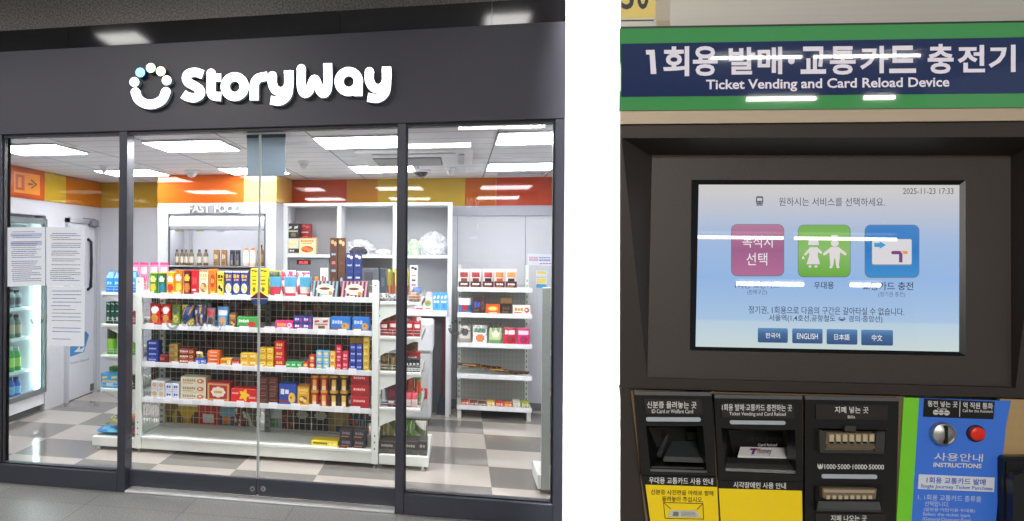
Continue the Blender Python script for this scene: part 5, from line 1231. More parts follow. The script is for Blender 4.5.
def rrect(x0, y0, x1, y1, r, dy=0., n=5, sk=0.):
    """rounded rectangle in picture columns/rows; dy: drop of the right end; sk: inward lean of the lower corners"""
    out = []
    for (cx, cy, a0) in ((x1-r, y0+r, -90), (x1-r, y1-r, 0), (x0+r, y1-r, 90), (x0+r, y0+r, 180)):
        for k in range(n+1):
            a = math.radians(a0+90*k/n); x = cx+r*math.cos(a); y = cy+r*math.sin(a)
            out.append((x, y+dy*(x-x0)/(x1-x0)))
    return out
def text(name, items, m, parent, off, f=mp):
    mb = MB()
    for s, quad, bold in items: put_text(mb, s, lambda x, y: f(x, y, off), quad, bold)
    return mb.build(name, m, parent)
def brushed(name, rgb, rough, metal, sx=4, sz=240, var=.1):
    m = mat(rgb, rough, metal, var, 7.77+sx*.001, name=name)
    nt = m.node_tree; no = [n for n in nt.nodes if n.type == 'TEX_NOISE'][0]; tc = [n for n in nt.nodes if n.type == 'TEX_COORD'][0]
    mpn = nt.nodes.new('ShaderNodeMapping'); mpn.inputs['Scale'].default_value = (sx, sx, sz); no.inputs['Scale'].default_value = 1
    nt.links.new(tc.outputs['Object'], mpn.inputs['Vector']); nt.links.new(mpn.outputs[0], no.inputs['Vector']); return m
m_st = brushed('brushed stainless steel', (192, 186, 178), .42, .35)
m_tan = brushed('champagne metal', (196, 176, 152), .38, .3, 5, 120, .06)
m_brown = mat((58, 51, 46), .42, .25, .12, 500, name='brown powder coat', bump=.15)
m_lowtan = brushed('tan metal', (196, 164, 116), .42, .35, 5, 120, .08)
m_blk = mat((24, 23, 23), .32, 0, .1, 50, name='black moulding')
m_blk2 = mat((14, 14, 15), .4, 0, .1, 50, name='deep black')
m_grn = mat((76, 156, 92), .012, 0, .02, 5, name='green acrylic', coat=.3)
m_nvy = mat((42, 56, 96), .012, 0, .02, 5, name='navy acrylic', coat=.3)
m_let = mat((250, 243, 255), .012, 0, .0, 5, name='white lettering')
m_wl = mat((222, 220, 216), .5, 0, .0, 5, name='white print')
m_scr = mat((150, 150, 150), .3, .9, .1, 20, name='grey metal')
XE_ = 1190                                      # the machine goes on past the right edge of the picture
# cabinet behind the front, tapering backwards
mb = MB()
def hp(h, v, off): return P0 + H*h + zz*v + N*off
hl = (mp(621, 251)-P0).dot(H); hr = (mp(XE_, 251)-P0).dot(H)
pl = [(hl+.012, -.012), (hl+.05, -.06), (hl+.24, -.42), (hr-.06, -.42), (hr-.01, -.012)]
v0, v1 = -P0.z, 2.02-P0.z
n_ = len(pl); vs = [hp(h, v0, o) for h, o in pl]+[hp(h, v1, o) for h, o in pl]
# open front: back, sides, top and bottom only
fs = [(i, i+1, i+1+n_, i+n_) for i in range(n_-1)]+[tuple(range(n_)), tuple(range(2*n_-1, n_-1, -1))]
mb.add(vs, fs, 0); mb.build('cabinet', m_brown, tvm)
VT = 2.02
ytop = 251-(VT-1.5)*F/.97-14
slab('top_panel', [(621, ytop), (XE_, ytop-8), (XE_, 20), (621, 27.5)], 0, .004, m_st, tvm)
# fine tape edges and the yellow number plate
e1 = slab('number_plate', [(620.9, -40), (655.5, -40), (655, 17.6), (620.9, 18)], .003, .0025, mat((236, 208, 112), .45, 0, .03, 20), tvm)
slab('plate_edge', [(620.9, 18.2), (654.6, 17.8), (654.6, 19.4), (620.9, 19.8)], .003, .0025, mat((226, 216, 196), .4), e1)
mb = MB()
for ch, xa, xb in (('5', 621.6, 634.0), ('0', 637.0, 648.8)): put_text(mb, ch, lambda x, y: mp(x, y, .0034), rq(xa, -18, xb, 9.3), .02)
mb.build('number', mat((50, 48, 48), .5), e1)
tape = glass('clear tape', (250, 248, 244), .5, .3)
for q in (((656, -30), (670.5, -30), (670.5, 27.6), (656, 28.2)), ((657, 21), (670, 20.6), (670, 29.6), (659, 30))):
    slab('clear_tape', q, .0042 if q[0][1] == -30 else .0048, .0003, tape, e1)
# header sign
hd = slab('header_sign', [(621, 27.6), (XE_, 19), (XE_, 106), (621, 110.5)], .006, .008, m_grn, tvm, label='green and navy header sign')
slab('header_gap', [(621, 26.6), (XE_, 18), (XE_, 19.6), (621, 28.6)], .0064, .003, mat((40, 56, 46), .4), hd)
slab('navy_band', [(621, 43.8), (XE_, 34.5), (XE_, 91.5), (621, 96.8)], .0066, .0004, m_nvy, hd)
D1 = -3.2
def hq(x0, x1, y0, y1):
    k = -.0092; f0 = lambda x, y: y+(x-645)*k
    return ((x0, f0(x0, y0)), (x1, f0(x1, y0)), (x1, f0(x1, y1)), (x0, f0(x0, y1)))
its = []
for s, a, b in (('회', 663.2, 689.2), ('용', 692.8, 717.6), ('발', 728.6, 755.2), ('매', 757.6, 782.2), ('교', 800.6, 826), ('통', 829.8, 855.6), ('카', 860, 888.4), ('드', 889.2, 916), ('충', 927.6, 953.6), ('전', 957.6, 985), ('기', 988.6, 1015.6)):
    its.append((s, hq(a, b, 46.6 if s in '회용충' else 48, 76.5 if s in '회용통충' else 75.4), .028))
for w_ in ('회용', '발매', '교통카드', '충전기'): text('lettering', [t_ for t_ in its if t_[0] in w_], m_let, hd, .0072)
mb = MB(); mb.poly([mp(*p, .0072) for p in ((645.8, 50), (654.6, 49.8), (656.4, 74), (650.8, 74), (649.6, 54.6), (646.2, 54.6))]); mb.build('lettering', m_let, hd); mb = MB(); mb.poly([mp(791.4+3.4*math.cos(2*math.pi*k/20), 60.5+3.8*math.sin(2*math.pi*k/20), .0072) for k in range(20)]); mb.build('middle_dot', m_let, hd)
text('subtitle', [('Ticket Vending and Card Reload Device', ((706, 79.6), (949.4, 76.8), (949.4, 89.6), (706, 92.4)), .022)], m_let, hd, .0072)
slab('trim_strip', [(621, 110.5), (XE_, 106), (XE_, 119), (621, 124)], .004, .008, m_tan, tvm)
# brown surround with the screen recess
RIM = [(621.6, 138), (1046, 137), (1015.5, 388), (647.2, 378)]
OUT = [(621, 124), (XE_, 119), (XE_, 402), (621, 388)]
mb = MB()
for i in range(4):
    j = (i+1) % 4
    mb.prism([mp(*OUT[i]), mp(*OUT[j]), mp(*RIM[j]), mp(*RIM[i])], N*-.006)
sur = mb.build('surround', m_brown, tvm)
BEZ = [(652, 155), (1010.5, 155.5), (1011.2, 386.5), (647.4, 377.3)]
mb = MB()
for i in range(4):
    j = (i+1) % 4
    mb.poly([mp(*RIM[i], -.0005), mp(*RIM[j], -.0005), sp(*BEZ[j]), sp(*BEZ[i])])
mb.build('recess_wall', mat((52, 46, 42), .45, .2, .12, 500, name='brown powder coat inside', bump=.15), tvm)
SF = [(692, 179.8), (965.6, 180.4), (965.9, 355.8), (690.4, 350)]
SI = [(698.8, 184.6), (959.4, 185), (959, 351.8), (695.6, 346.6)]
mb = MB(); P4 = BEZ
for i in range(4):
    j = (i+1) % 4
    mb.poly([sp(*P4[i]), sp(*P4[j]), sp(*SF[j]), sp(*SF[i])])
mb.build('bezel', mat((64, 57, 52), .42, .25, .12, 500, name='brown bezel coat', bump=.15), tvm)
scr = MB()
for i in range(4):
    j = (i+1) % 4
    scr.prism([sp(*SF[i], .0015), sp(*SF[j], .0015), sp(*SI[j], -.001), sp(*SI[i], -.001)], NS*-.006)
scr = scr.build('screen_frame', mat((12, 12, 16), .34, 0, .05, 20, name='black frame', spec=.3), tvm)
# screen: emits its own picture
def screen_mat(rgb, s=1.0, ramp=None):
    m = bpy.data.materials.new('screen picture'); m.use_nodes = True; nt = m.node_tree; b = nt.nodes['Principled BSDF']
    b.inputs['Base Color'].default_value = (.006, .006, .008, 1); b.inputs['Roughness'].default_value = .012; b.inputs['IOR'].default_value = 1.5
    b.inputs['Emission Strength'].default_value = s
    if ramp:
        tc = nt.nodes.new('ShaderNodeTexCoord'); sx = nt.nodes.new('ShaderNodeSeparateXYZ'); mr = nt.nodes.new('ShaderNodeMapRange')
        cr = nt.nodes.new('ShaderNodeValToRGB'); z0, z1, stops = ramp
        mr.inputs['From Min'].default_value = z0; mr.inputs['From Max'].default_value = z1
        nt.links.new(tc.outputs['Object'], sx.inputs[0]); nt.links.new(sx.outputs['Z'], mr.inputs['Value']); nt.links.new(mr.outputs[0], cr.inputs[0])
        el = cr.color_ramp.elements
        el[0].position, el[0].color = stops[0][0], lin(stops[0][1]); el[1].position, el[1].color = stops[-1][0], lin(stops[-1][1])
        for p, c in stops[1:-1]: e = el.new(p); e.color = lin(c)
        nt.links.new(cr.outputs[0], b.inputs['Emission Color'])
    else: b.inputs['Emission Color'].default_value = lin(rgb)
    return m
zA, zB = sp(828, 349).z, sp(828, 185).z
bgm = screen_mat(None, 1.0, (zA, zB, [(0, (198, 212, 212)), (.155, (182, 204, 220)), (.17, (166, 192, 222)), (.42, (146, 180, 224)), (.66, (160, 184, 218)), (.85, (190, 194, 206)), (1, (206, 202, 200))]))
disp = slab('display', SI, -.0008, .003, bgm, tvm, sp)
def spatch(name, pts, m, off, parent=disp): 
    mb = MB(); mb.poly([sp(x, y, off) for x, y in pts]); return mb.build(name, m, parent)
ik = screen_mat((66, 66, 70)); iw = screen_mat((236, 232, 236))
def icon(x0, y0, x1, y1, stops, name):
    z0, z1 = sp((x0+x1)/2, y1).z, sp((x0+x1)/2, y0).z
    spatch(name+'_edge', rrect(x0-.6, y0-.5, x1+.6, y1+.9, 6), screen_mat((110, 120, 130)), -.0005)
    return spatch(name, rrect(x0, y0, x1, y1, 5.5), screen_mat(None, 1., (z0, z1, stops)), -.0002)
icon(731.6, 224.6, 783.6, 275.4, [(0, (176, 108, 146)), (.5, (158, 96, 136)), (1, (180, 124, 154))], 'pink_tile')
icon(798.4, 225.2, 850, 276.4, [(0, (104, 168, 66)), (.5, (138, 186, 104)), (1, (120, 176, 90))], 'green_tile')
icon(865.2, 225.2, 918.8, 277, [(0, (60, 140, 204)), (.5, (46, 120, 190)), (1, (70, 130, 196))], 'blue_tile')
def stext(name, items, m, off=.0002):
    mb = MB()
    for s, q, b in items: put_text(mb, s, lambda x, y: sp(x, y, off), q, b)
    return mb.build(name, m, disp)
stext('tile_lettering', [('목적지', rq(742.4, 235.6, 772.6, 247.6), .0), ('선택', rq(746.4, 252.8, 767.2, 265.4), .0)], iw)
# couple pictogram
mb = MB(); f = lambda x, y: sp(x, y, .0002)
def disc(cx, cy, rx, ry=None, n=18, a0=0, a1=360): return [f(cx+rx*math.cos(math.radians(a0+(a1-a0)*k/n)), cy+(ry or rx)*math.sin(math.radians(a0+(a1-a0)*k/n))) for k in range(n)]
def pl_(pts): mb.poly([f(*p) for p in pts])
mb.poly(disc(813.5, 241.5, 3.9, 3.6)); pl_([(808, 245), (809, 239), (813.5, 236.6), (818, 239), (819, 245)])
pl_([(810, 247.2), (817.2, 247.2), (818.4, 249), (817.6, 255), (820, 264.2), (806.6, 264.2), (809.4, 255), (808.6, 249)])
pl_([(810, 247.4), (804.6, 253.4), (804, 255), (805.4, 255.6), (809.4, 252)]); pl_([(817.2, 247.4), (822.2, 251.8), (821.4, 254), (817.8, 252)])
pl_([(803, 255.4), (805, 259), (801.8, 259)])
for x in (810, 816): mb.poly(disc(x, 266.4, 1.6, 1.2, 10))
mb.poly(disc(834.8, 243, 3.9, 3.7)); pl_([(829.4, 239.4), (840.2, 239.4), (840.2, 238.4), (837.8, 238.4), (837.8, 235), (831.2, 235), (831.2, 238.4), (829.4, 238.4)])
pl_([(831, 247), (838.6, 247), (840.4, 249), (839.6, 258.6), (829.8, 258.6), (829.2, 249)])
pl_([(831, 247.2), (822.8, 253.4), (823.4, 255.4), (825, 255.2), (830, 252)]); pl_([(838.6, 247.2), (846.6, 253.2), (846, 255.6), (844.4, 255), (839.8, 252)])
pl_([(829.8, 258.4), (834.2, 258.4), (833.2, 266), (830.4, 266)]); pl_([(835.2, 258.4), (839.6, 258.4), (838.8, 266), (836.2, 266)])
for x in (831, 838): mb.poly(disc(x, 267, 1.7, 1.2, 10))
mb.build('couple_pictogram', screen_mat((222, 214, 216)), disp)
spatch('card_picture_edge', rrect(871.6, 238.8, 912, 265.4, 1.8), screen_mat((130, 134, 146)), .0002)
spatch('card_picture', rrect(872.2, 239.2, 911.6, 264.4, 1.6), screen_mat((214, 212, 216)), .0005)
spatch('card_arrow', [(874.2, 243), (879.6, 243), (879.6, 241.2), (886, 245), (879.6, 248.8), (879.6, 247), (874.2, 247)], screen_mat((70, 150, 206)), .0008)
mb = MB(); ribbon(mb, [Vector(p) for p in ((893, 252.6), (900, 252.6), (900.8, 254), (900.8, 262.4))], 3.4, lambda x, y: sp(x, y, .0008), NS*-.0002, caps=(1, 0)); mb.build('card_logo', screen_mat((120, 66, 120)), disp)
spatch('card_logo_accent', [(901.6, 251), (907.6, 251), (907.6, 254), (903.4, 254)], screen_mat((236, 140, 80)), .0009)
stext('headline', [('원하시는 서비스를 선택하세요.', ((779, 197.4), (885, 197.8), (885, 206.4), (779, 205.8)), .0)], screen_mat((72, 72, 76)))
stext('date_line', [('2025-11-23 17:33', rq(903, 188.2, 953.4, 194), .0)], screen_mat((72, 72, 76)))
for it_ in [('1회용 교통카드', rq(735, 281, 779.6, 288.4), .0), ('(판매구간)', rq(747.4, 289.6, 767, 295.4), -.006), ('우대용', rq(814, 281.6, 833.8, 289), .01), ('교통카드 충전', rq(862.6, 282, 913.2, 290.2), .01), ('(정기권 충전)', rq(878.4, 291.8, 905, 297.4), -.006),
                    ('정기권, 1회용으로 다음의 구간은 갈아타실 수 없습니다.', ((748.6, 305.8), (904.2, 308), (904.2, 316), (748.6, 313.8)), .005), ('서울역(1,4호선,공항철도 ↔ 경의·중앙선)', ((769, 314.4), (882.4, 315.8), (882.4, 323.4), (769, 322)), .005)]:
    stext('caption', [it_], screen_mat((62, 70, 90)))
# tram icon
mb = MB()
mb.add([sp(x, y, .0002) for x, y in rrect(756, 196.2, 763.2, 204, 1.4)], [list(range(24))])
mb.build('tram_icon', screen_mat((96, 96, 102)), disp)
mb = MB(); mb.poly([sp(*p, .0005) for p in ((757.2, 198), (762, 198), (762, 200.8), (757.2, 200.8))]); mb.poly([sp(758+.5*math.cos(k), 202.4+.5*math.sin(k), .0005) for k in range(6)]); mb.poly([sp(761.4+.5*math.cos(k), 202.4+.5*math.sin(k), .0005) for k in range(6)])
mb.build('tram_icon_window', screen_mat((200, 198, 198)), disp)
spatch('tram_icon_wheels', [(756.8, 204.2), (762.4, 204.2), (763, 205.6), (756.2, 205.6)], screen_mat((110, 110, 114)), .0003)
for s, x0, y0, x1, y1, tw in (('한국어', 757.8, 327.8, 787.8, 342.4, 7.2), ('ENGLISH', 792.2, 328.4, 822.6, 343.2, 10.4), ('日本語', 826.6, 329, 857.4, 344.2, 7.6), ('中文', 861.2, 329.6, 893, 345.2, 5.2)):
    z0, z1 = sp((x0+x1)/2, y1).z, sp((x0+x1)/2, y0).z
    spatch('language_button', rrect(x0, y0, x1, y1, 1.4, .5), screen_mat(None, 1., (z0, z1, [(0, (58, 82, 122)), (.6, (66, 104, 150)), (1, (96, 140, 186))])), -.0002)
    c = (x0+x1)/2; stext('button_lettering', [(s, rq(c-tw, y0+4.9, c+tw, y1-4.3, .3), .005)], iw)

# ---------------------------------------------------------------- lower front
LOW = [(621, 388), (XE_, 402), (XE_, 560), (621, 556)]
def fill_around(name, outer, holes, m, off, th, parent=tvm): pass
slab('lower_front', [(621, 388.2), (XE_, 402.2), (XE_, 640), (621, 640)], -.075, .003, m_lowtan, tvm)
slab('lower_side', [(621, 388.2), (634, 389), (650, 532), (621, 532)], -.002, .004, m_brown, tvm)
slab('plinth', [(621, 640), (XE_, 640), (XE_, 1060), (640, 1060)], -.03, .003, m_brown, tvm)
def frame_with_hole(name, outer, hole, off, th, m, parent):
    mb = MB()
    for i in range(4):
        j = (i+1) % 4
        mb.prism([mp(*outer[i], off), mp(*outer[j], off), mp(*hole[j], off), mp(*hole[i], off)], N*-th)
    return mb.build(name, m, parent)
def pocket(name, hole, back, off, dep, m, parent):
    """walls and floor of a recess whose floor shows at the outline 'back'"""
    mb = MB()
    for i in range(4):
        j = (i+1) % 4
        mb.poly([mp(*hole[i], off), mp(*hole[j], off), mp(*back[j], off-dep), mp(*back[i], off-dep)])
    mb.poly([mp(*p, off-dep) for p in back]); return mb.build(name, m, parent)
OFF = .006
m_led = mat((176, 184, 190), .35, 0, .02, 10, name='pale indicator bar')
m_plate = mat((40, 35, 32), .4, 0, .05, 30, name='brown caption plate')
# tan base sheet pieces between the modules
slab('base_sheet', [(634, 388.8), (1060, 399.5), (1060, 532), (650.5, 532)], -.068, .004, m_lowtan, tvm)
for q in (((712.6, 391), (714.4, 391.5), (721, 532), (718.4, 532)), ((802.6, 394.6), (805.4, 395), (805.4, 532), (803, 532)), ((899, 397.4), (904.4, 397.8), (897, 532), (895.6, 532)), ((633.6, 390.2), (905, 396.6), (905, 398), (634, 391.6)), ((630.8, 391), (634.4, 391), (650.4, 532), (646.8, 532))):
    slab('seam_strip', q, .0015, .05, mat((126, 106, 78), .42, .3), tvm)
# module 1: ID card reader
H1 = [(646, 426), (702.8, 426), (706.8, 470), (650.3, 468.6)]
u1 = frame_with_hole('card_reader', [(634.6, 391.4), (711.6, 392.4), (716.2, 476), (641.4, 475)], H1, OFF, .02, m_blk, tvm)
slab('lip_highlight', [(634.8, 391.4), (711.4, 392.4), (711.6, 396), (635.2, 395)], .0085, .0028, mat((96, 96, 98), .3), u1)  # highlight along the moulding's top edge, painted as a lighter strip
B1 = [(648.5, 427.5), (700, 427.5), (703, 456), (662, 459)]
pocket('reader_recess', H1, B1, OFF, .045, m_blk2, u1)
slab('caption_plate', [(644, 399), (701, 399.4), (702.6, 414.6), (645.6, 413.6)], OFF+.0012, .001, m_plate, u1)
text('caption', [('신분증 올려놓는 곳', rq(647, 401.2, 696.6, 408.2, .4), .014), ('ID Card or Welfare Card', rq(651.8, 409.2, 693, 413.2, .2), .008)], m_wl, u1, OFF+.0016)
slab('indicator_bar', rrect(646.2, 417.2, 700.8, 421.4, 1.8, .3), OFF+.0015, .0015, m_led, u1)
def tray(name, q, o0, o1, m, parent):
    """sloping plate: far edge q[0:2] at depth o0, near edge q[2:4] at depth o1"""
    pts = [mp(*q[0], o0), mp(*q[1], o0), mp(*q[2], o1), mp(*q[3], o1)]
    return MB().prism(pts, UP*-.003).build(name, m, parent)
tray('card_bed', ((672, 441), (704, 441), (705.6, 458), (664, 456.6)), -.036, -.006, mat((56, 58, 60), .18, .1), u1)
tray('bed_rim', ((664, 456.4), (705.6, 457.8), (705.8, 460.6), (663.4, 459)), -.005, -.003, mat((84, 84, 84), .25, .3), u1)
slab('camera_block', [(688, 432), (699, 432), (699.4, 439.8), (688, 440)], -.03, .008, m_blk, u1)
tray('front_lip', ((650.8, 466), (706.4, 467.6), (706.9, 470.4), (650.4, 469)), -.002, .006, mat((120, 120, 120), .3, .5), u1)
slab('side_wedge', [(655.6, 456.6), (667, 434), (669, 434.6), (660.4, 457.6)], -.03, .01, mat((52, 52, 54), .25), u1)
# module 2: ticket tray
H2 = [(721, 428), (795.2, 430), (796.2, 475), (725.4, 472)]
u2 = frame_with_hole('ticket_tray', [(714.2, 394.6), (802.2, 396), (803, 481.8), (718.6, 480)], H2, OFF, .02, m_blk, tvm)
slab('lip_highlight', [(714.4, 394.6), (802, 396), (802, 399.6), (714.8, 398.2)], .0085, .0028, mat((96, 96, 98), .3), u2)  # paler strip, carries the top edge highlight of the tray module
B2 = [(728, 430), (793, 431.4), (794, 455), (734, 455.6)]
pocket('tray_recess', H2, B2, OFF, .05, m_blk2, u2)
slab('caption_plate', [(721.4, 403), (794, 404), (794, 418.8), (722.4, 417.4)], OFF+.0012, .001, m_plate, u2)
text('caption', [('1회용 발매·교통카드 충전하는 곳', rq(721.9, 403.8, 792, 410.6, .8), .014), ('Ticket Vending and Card Reload', rq(729.2, 411.8, 785.8, 416.4, .5), .008)], m_wl, u2, OFF+.0016)
slab('indicator_bar', rrect(730, 420.4, 785.6, 424.2, 1.7, .7), OFF+.0015, .0015, m_led, u2)
text('recess_lettering', [('교통카드 충전하는 곳', rq(746, 436.4, 788, 441.6, .4), .0)], mat((60, 60, 64), .5), u2, -.0425)
text('recess_caption', [('Card Reload', rq(758, 443.6, 777, 446.2), .008)], m_wl, u2, -.0425)
cdp = ((740.4, 446.8), (791, 447.8), (789, 457.6), (737.8, 455.6))
card = tray('reload_pad', cdp, -.036, -.018, mat((226, 222, 220), .35, 0, .02, 20), u2)
ca = [mp(*cdp[0], -.036), mp(*cdp[1], -.036), mp(*cdp[2], -.018), mp(*cdp[3], -.018)]
cn = (ca[1]-ca[0]).cross(ca[3]-ca[0]).normalized()
if cn.dot(N) < 0: cn = -cn
def cp(x, y, o=.0006): return hit(x, y, ca[0]+cn*o, cn)
mb = MB(); put_text(mb, 'money', cp, ((758, 449.4), (772, 449.8), (771, 455.4), (757, 455)), .008); mb.build('pad_lettering', mat((110, 110, 120), .4), u2)
mb = MB(); mb.poly([cp(*p) for p in ((750.6, 448.2), (757, 448.3), (756.4, 450.2), (755.4, 450.2), (753.8, 454.2), (751.4, 454.2), (753, 450.2), (750, 450.1))]); mb.build('pad_logo', mat((110, 40, 110), .4), u2)
mb = MB(); mb.poly([cp(*p, .0008) for p in ((757.2, 448.2), (760.6, 448.4), (760, 450), (756.6, 450))]); mb.build('pad_logo_accent', mat((236, 120, 40), .4), u2)
mb = MB(); pr = [((726.4, 457.4), (796, 458.8), -.016), ((726, 463), (796.2, 465), -.004), ((725.6, 468), (796.3, 470.6), .002), ((725.6, 472), (796.2, 474.6), .0035)]
for a, b in zip(pr, pr[1:]): mb.poly([mp(*a[0], a[2]), mp(*a[1], a[2]), mp(*b[1], b[2]), mp(*b[0], b[2])])
mb.build('metal_lip', mat((120, 118, 116), .3, .9, .1, 12), u2, smooth=True)
# yellow cards under the modules
m_yel = mat((252, 216, 16), .4, 0, .02, 8, name='yellow card')
y1 = slab('instruction_card', [(641.6, 475.6), (716.2, 476.8), (719.6, 532), (650.6, 532)], .004, .004, m_blk, tvm, label='black and yellow instruction card with a card-slot drawing')
slab('yellow_field', [(645.4, 484.6), (717.2, 487), (719.2, 532), (651.8, 532)], .0046, .0005, m_yel, y1)
text('card_title', [('우대용 교통카드 사용 안내', rq(649, 476.8, 713, 483.4, 1.6), .014)], m_wl, y1, .0048)
text('card_lettering', [('신분증 사진면을 아래로 향해', rq(651, 489.2, 713.4, 494.4, 1.6), .008), ('올려놓아 주십시오.', rq(662, 496, 703, 501.4, 1.2), .008)], mat((66, 56, 20), .5), y1, .0052)
mb = MB()
for a, b in (((663.6, 502.6), (703, 503.6)), ((703, 503.6), (703.6, 519.2)), ((703.6, 519.2), (665.2, 518.4)), ((665.2, 518.4), (663.6, 502.6)), ((663.6, 502.6), (671, 509)), ((703, 503.6), (697, 509.6))):
    ribbon(mb, [Vector(a), Vector(b)], .6, lambda x, y: mp(x, y, .0052), N*-.0003)
mb.build('drawing', mat((60, 50, 16), .5), y1)
mb = MB(); mb.poly([mp(*p, .0053) for p in ((670.4, 510), (696.6, 510.6), (700.6, 517.6), (668, 517))]); mb.build('drawing_card', mat((200, 200, 190), .5), y1)
mb = MB(); mb.poly([mp(*p, .0056) for p in ((673.4, 511.6), (678.6, 511.7), (678.6, 516.2), (672.6, 516))])
for k in range(4): mb.poly([mp(*p, .0056) for p in ((681, 511.6+k*1.3), (695+k*.6, 512+k*1.3), (695+k*.6, 512.5+k*1.3), (681, 512.1+k*1.3))])
mb.build('drawing_detail', mat((120, 120, 116), .5), y1)
y2 = slab('braille_card', [(718.6, 480.4), (803, 482.2), (803, 532), (721, 532)], .004, .004, m_blk, tvm, label='black and yellow braille card')
slab('yellow_field', [(718.8, 488.4), (802, 490.8), (802.6, 532), (721.4, 532)], .0046, .0005, m_yel, y2)
text('card_title', [('시각장애인 사용 안내', rq(733.4, 481.6, 786, 488, 1.2), .014)], m_wl, y2, .0048)
mb = MB(); rn = random.Random(2)
for r in range(6):
    for c in range(16):
        if rn.random() < .22 or c > 9+(r*5) % 7: continue
        x = 728+c*4.3; yy = 494+r*5+c*.12
        for a in range(2):
            for b in range(3):
                if rn.random() < .5: mb.poly([mp(x+a*1.4+.42*math.cos(k), yy+b*1.1+.42*math.sin(k), .0049) for k in range(6)])
mb.build('braille_dots', mat((240, 220, 90), .35), y2)
# module 3: bill slots
u3 = frame_with_hole('bill_unit', [(805, 396), (899, 398), (895.4, 532), (805, 532)], [(817.6, 428), (886, 430), (884.6, 452), (819.6, 452)], OFF, .02, m_blk, tvm)
slab('lip_highlight', [(805.2, 396), (898.8, 398), (898.6, 401.4), (805.2, 399.6)], .0085, .0028, mat((92, 92, 94), .3), u3)  # top edge highlight of the bill unit put into a paler grey
slab('caption_plate', [(815.6, 404.4), (888, 405.4), (887, 420), (816, 419.4)], OFF+.0012, .001, m_plate, u3)
text('caption', [('지폐 넣는 곳', rq(834.8, 406.4, 868.6, 413, .4), .014), ('Bills', rq(847.8, 415.4, 855, 418.4), .008)], m_wl, u3, OFF+.0016)
pocket('slot_recess', [(817.6, 428), (886, 430), (884.6, 452), (819.6, 452)], [(822, 431), (880, 432), (879, 449), (823, 449)], OFF, .02, m_blk2, u3)
m_mouth = mat((176, 160, 132), .35, .5, .1, 30, name='bill mouth metal') if 0 else mat((140, 124, 98), .35, .5, .1, 30, name='bill mouth metal')
mth = MB(); mth.prism([mp(*p, .010) for p in ((822, 432.4), (878.4, 433.4), (876.6, 450.4), (823.4, 449.8))], N*-.012)
for k in range(7):
    x = 829.4+k*6.7; mth.prism([mp(*p, .0125) for p in ((x, 434.6), (x+4.6, 434.7), (x+4.6, 441.6), (x, 441.6))], N*-.0025, 1)
    mth.prism([mp(*p, .011) for p in ((x+.6, 441.8), (x+4.4, 441.8), (x+4.2, 443.6), (x+.8, 443.6))], N*-.001, 2)
mth.prism([mp(*p, .012) for p in ((826, 444.6), (876, 445.4), (875, 449), (827, 448.4))], N*-.002, 3)
mth.build('bill_mouth', [m_mouth, mat((206, 190, 158), .4, .3), m_blk2, mat((110, 98, 76), .4, .3)], u3)
for q in (((819.4, 430), (826.8, 431.4), (825, 452), (820, 452)), ((876.4, 433), (885.4, 431.6), (884.2, 452.4), (875, 452))):
    slab('guide', q, .0125, .008, mat((70, 70, 68), .2, .2), u3)
slab('guide_bar', [(820, 450), (884.4, 451), (884, 454), (820.4, 453)], .011, .006, mat((64, 64, 64), .22, .2), u3)
slab('latch', [(845, 426), (856, 426.2), (856, 431.6), (845, 431.4)], .011, .006, mat((64, 60, 54), .3), u3)
text('denominations', [('₩1000·5000·10000·50000', rq(817.4, 463.8, 884, 469, .6), .014)], m_wl, u3, OFF+.0006)
slab('indicator_bar', rrect(822, 474.2, 877.2, 478.4, 1.7, .6), OFF+.0015, .0015, m_led, u3)
sl = slab('bill_outlet', [(815.6, 485.4), (882.6, 486.2), (881.6, 511.6), (815.6, 510.6)], OFF+.003, .003, mat((16, 16, 17), .28), u3)
mth = MB(); mth.prism([mp(*p, .016) for p in ((822.4, 488), (876.8, 489), (875.6, 499), (823, 498))], N*-.008, 0)
mth.prism([mp(*p, .0165) for p in ((824, 489.6), (875, 490.4), (874.6, 493), (824, 492.4))], N*-.001, 3)
for k in range(8): x = 826.6+k*6; mth.prism([mp(*p, .0175) for p in ((x, 495.6), (x+3.6, 495.7), (x+3.6, 499.2), (x, 499.2))], N*-.003, 1)
mth.build('outlet_mouth', [m_mouth, mat((206, 190, 158), .4, .3), m_blk2, mat((206, 186, 160), .3, .5)], sl)
tray('outlet_chute', ((818.4, 501), (879.6, 501.8), (881, 509.6), (817, 508.6)), .011, .014, mat((66, 66, 68), .2, .2), sl)
slab('caption_plate', [(815.6, 513.4), (886.4, 514.2), (886, 528), (815.6, 528)], OFF+.0012, .001, m_plate, u3)
text('outlet_caption', [('지폐 나오는 곳', rq(830.8, 515, 866.8, 521.4, .3), .014)], m_wl, u3, OFF+.0016)
# green strip and blue instruction panel
slab('green_strip', [(903.8, 397.6), (919.2, 398.1), (910.8, 532), (895.8, 532)], .003, .003, mat((124, 214, 50), .4, 0, .02, 8), tvm, label='lime green strip beside the blue panel')
bl = slab('instruction_panel', [(919.2, 398.1), (1011, 401), (1005.8, 427), (1004.2, 446), (999.8, 468.6), (995.4, 532), (910.8, 532)], .003, .003, mat((66, 122, 226), .35, 0, .02, 8, name='blue acrylic'), tvm, label='blue instruction panel')
cpn = slab('caption_plate', [(924.8, 398.6), (994.8, 401.8), (993.4, 419.2), (923.6, 416.6)], .0042, .001, m_blk, bl)
text('caption', [('동전 넣는 곳', rq(927.8, 400.6, 957.6, 406.6, 1), .014), ('Coins', rq(937.4, 407.6, 946.6, 409.8, .3), .008), ('역 직원 통화', rq(963, 402, 993, 408.4, 1), .014), ('Call for the Assistant', rq(962.6, 409.2, 992.8, 412, .8), .008)], m_wl, bl, .0046)
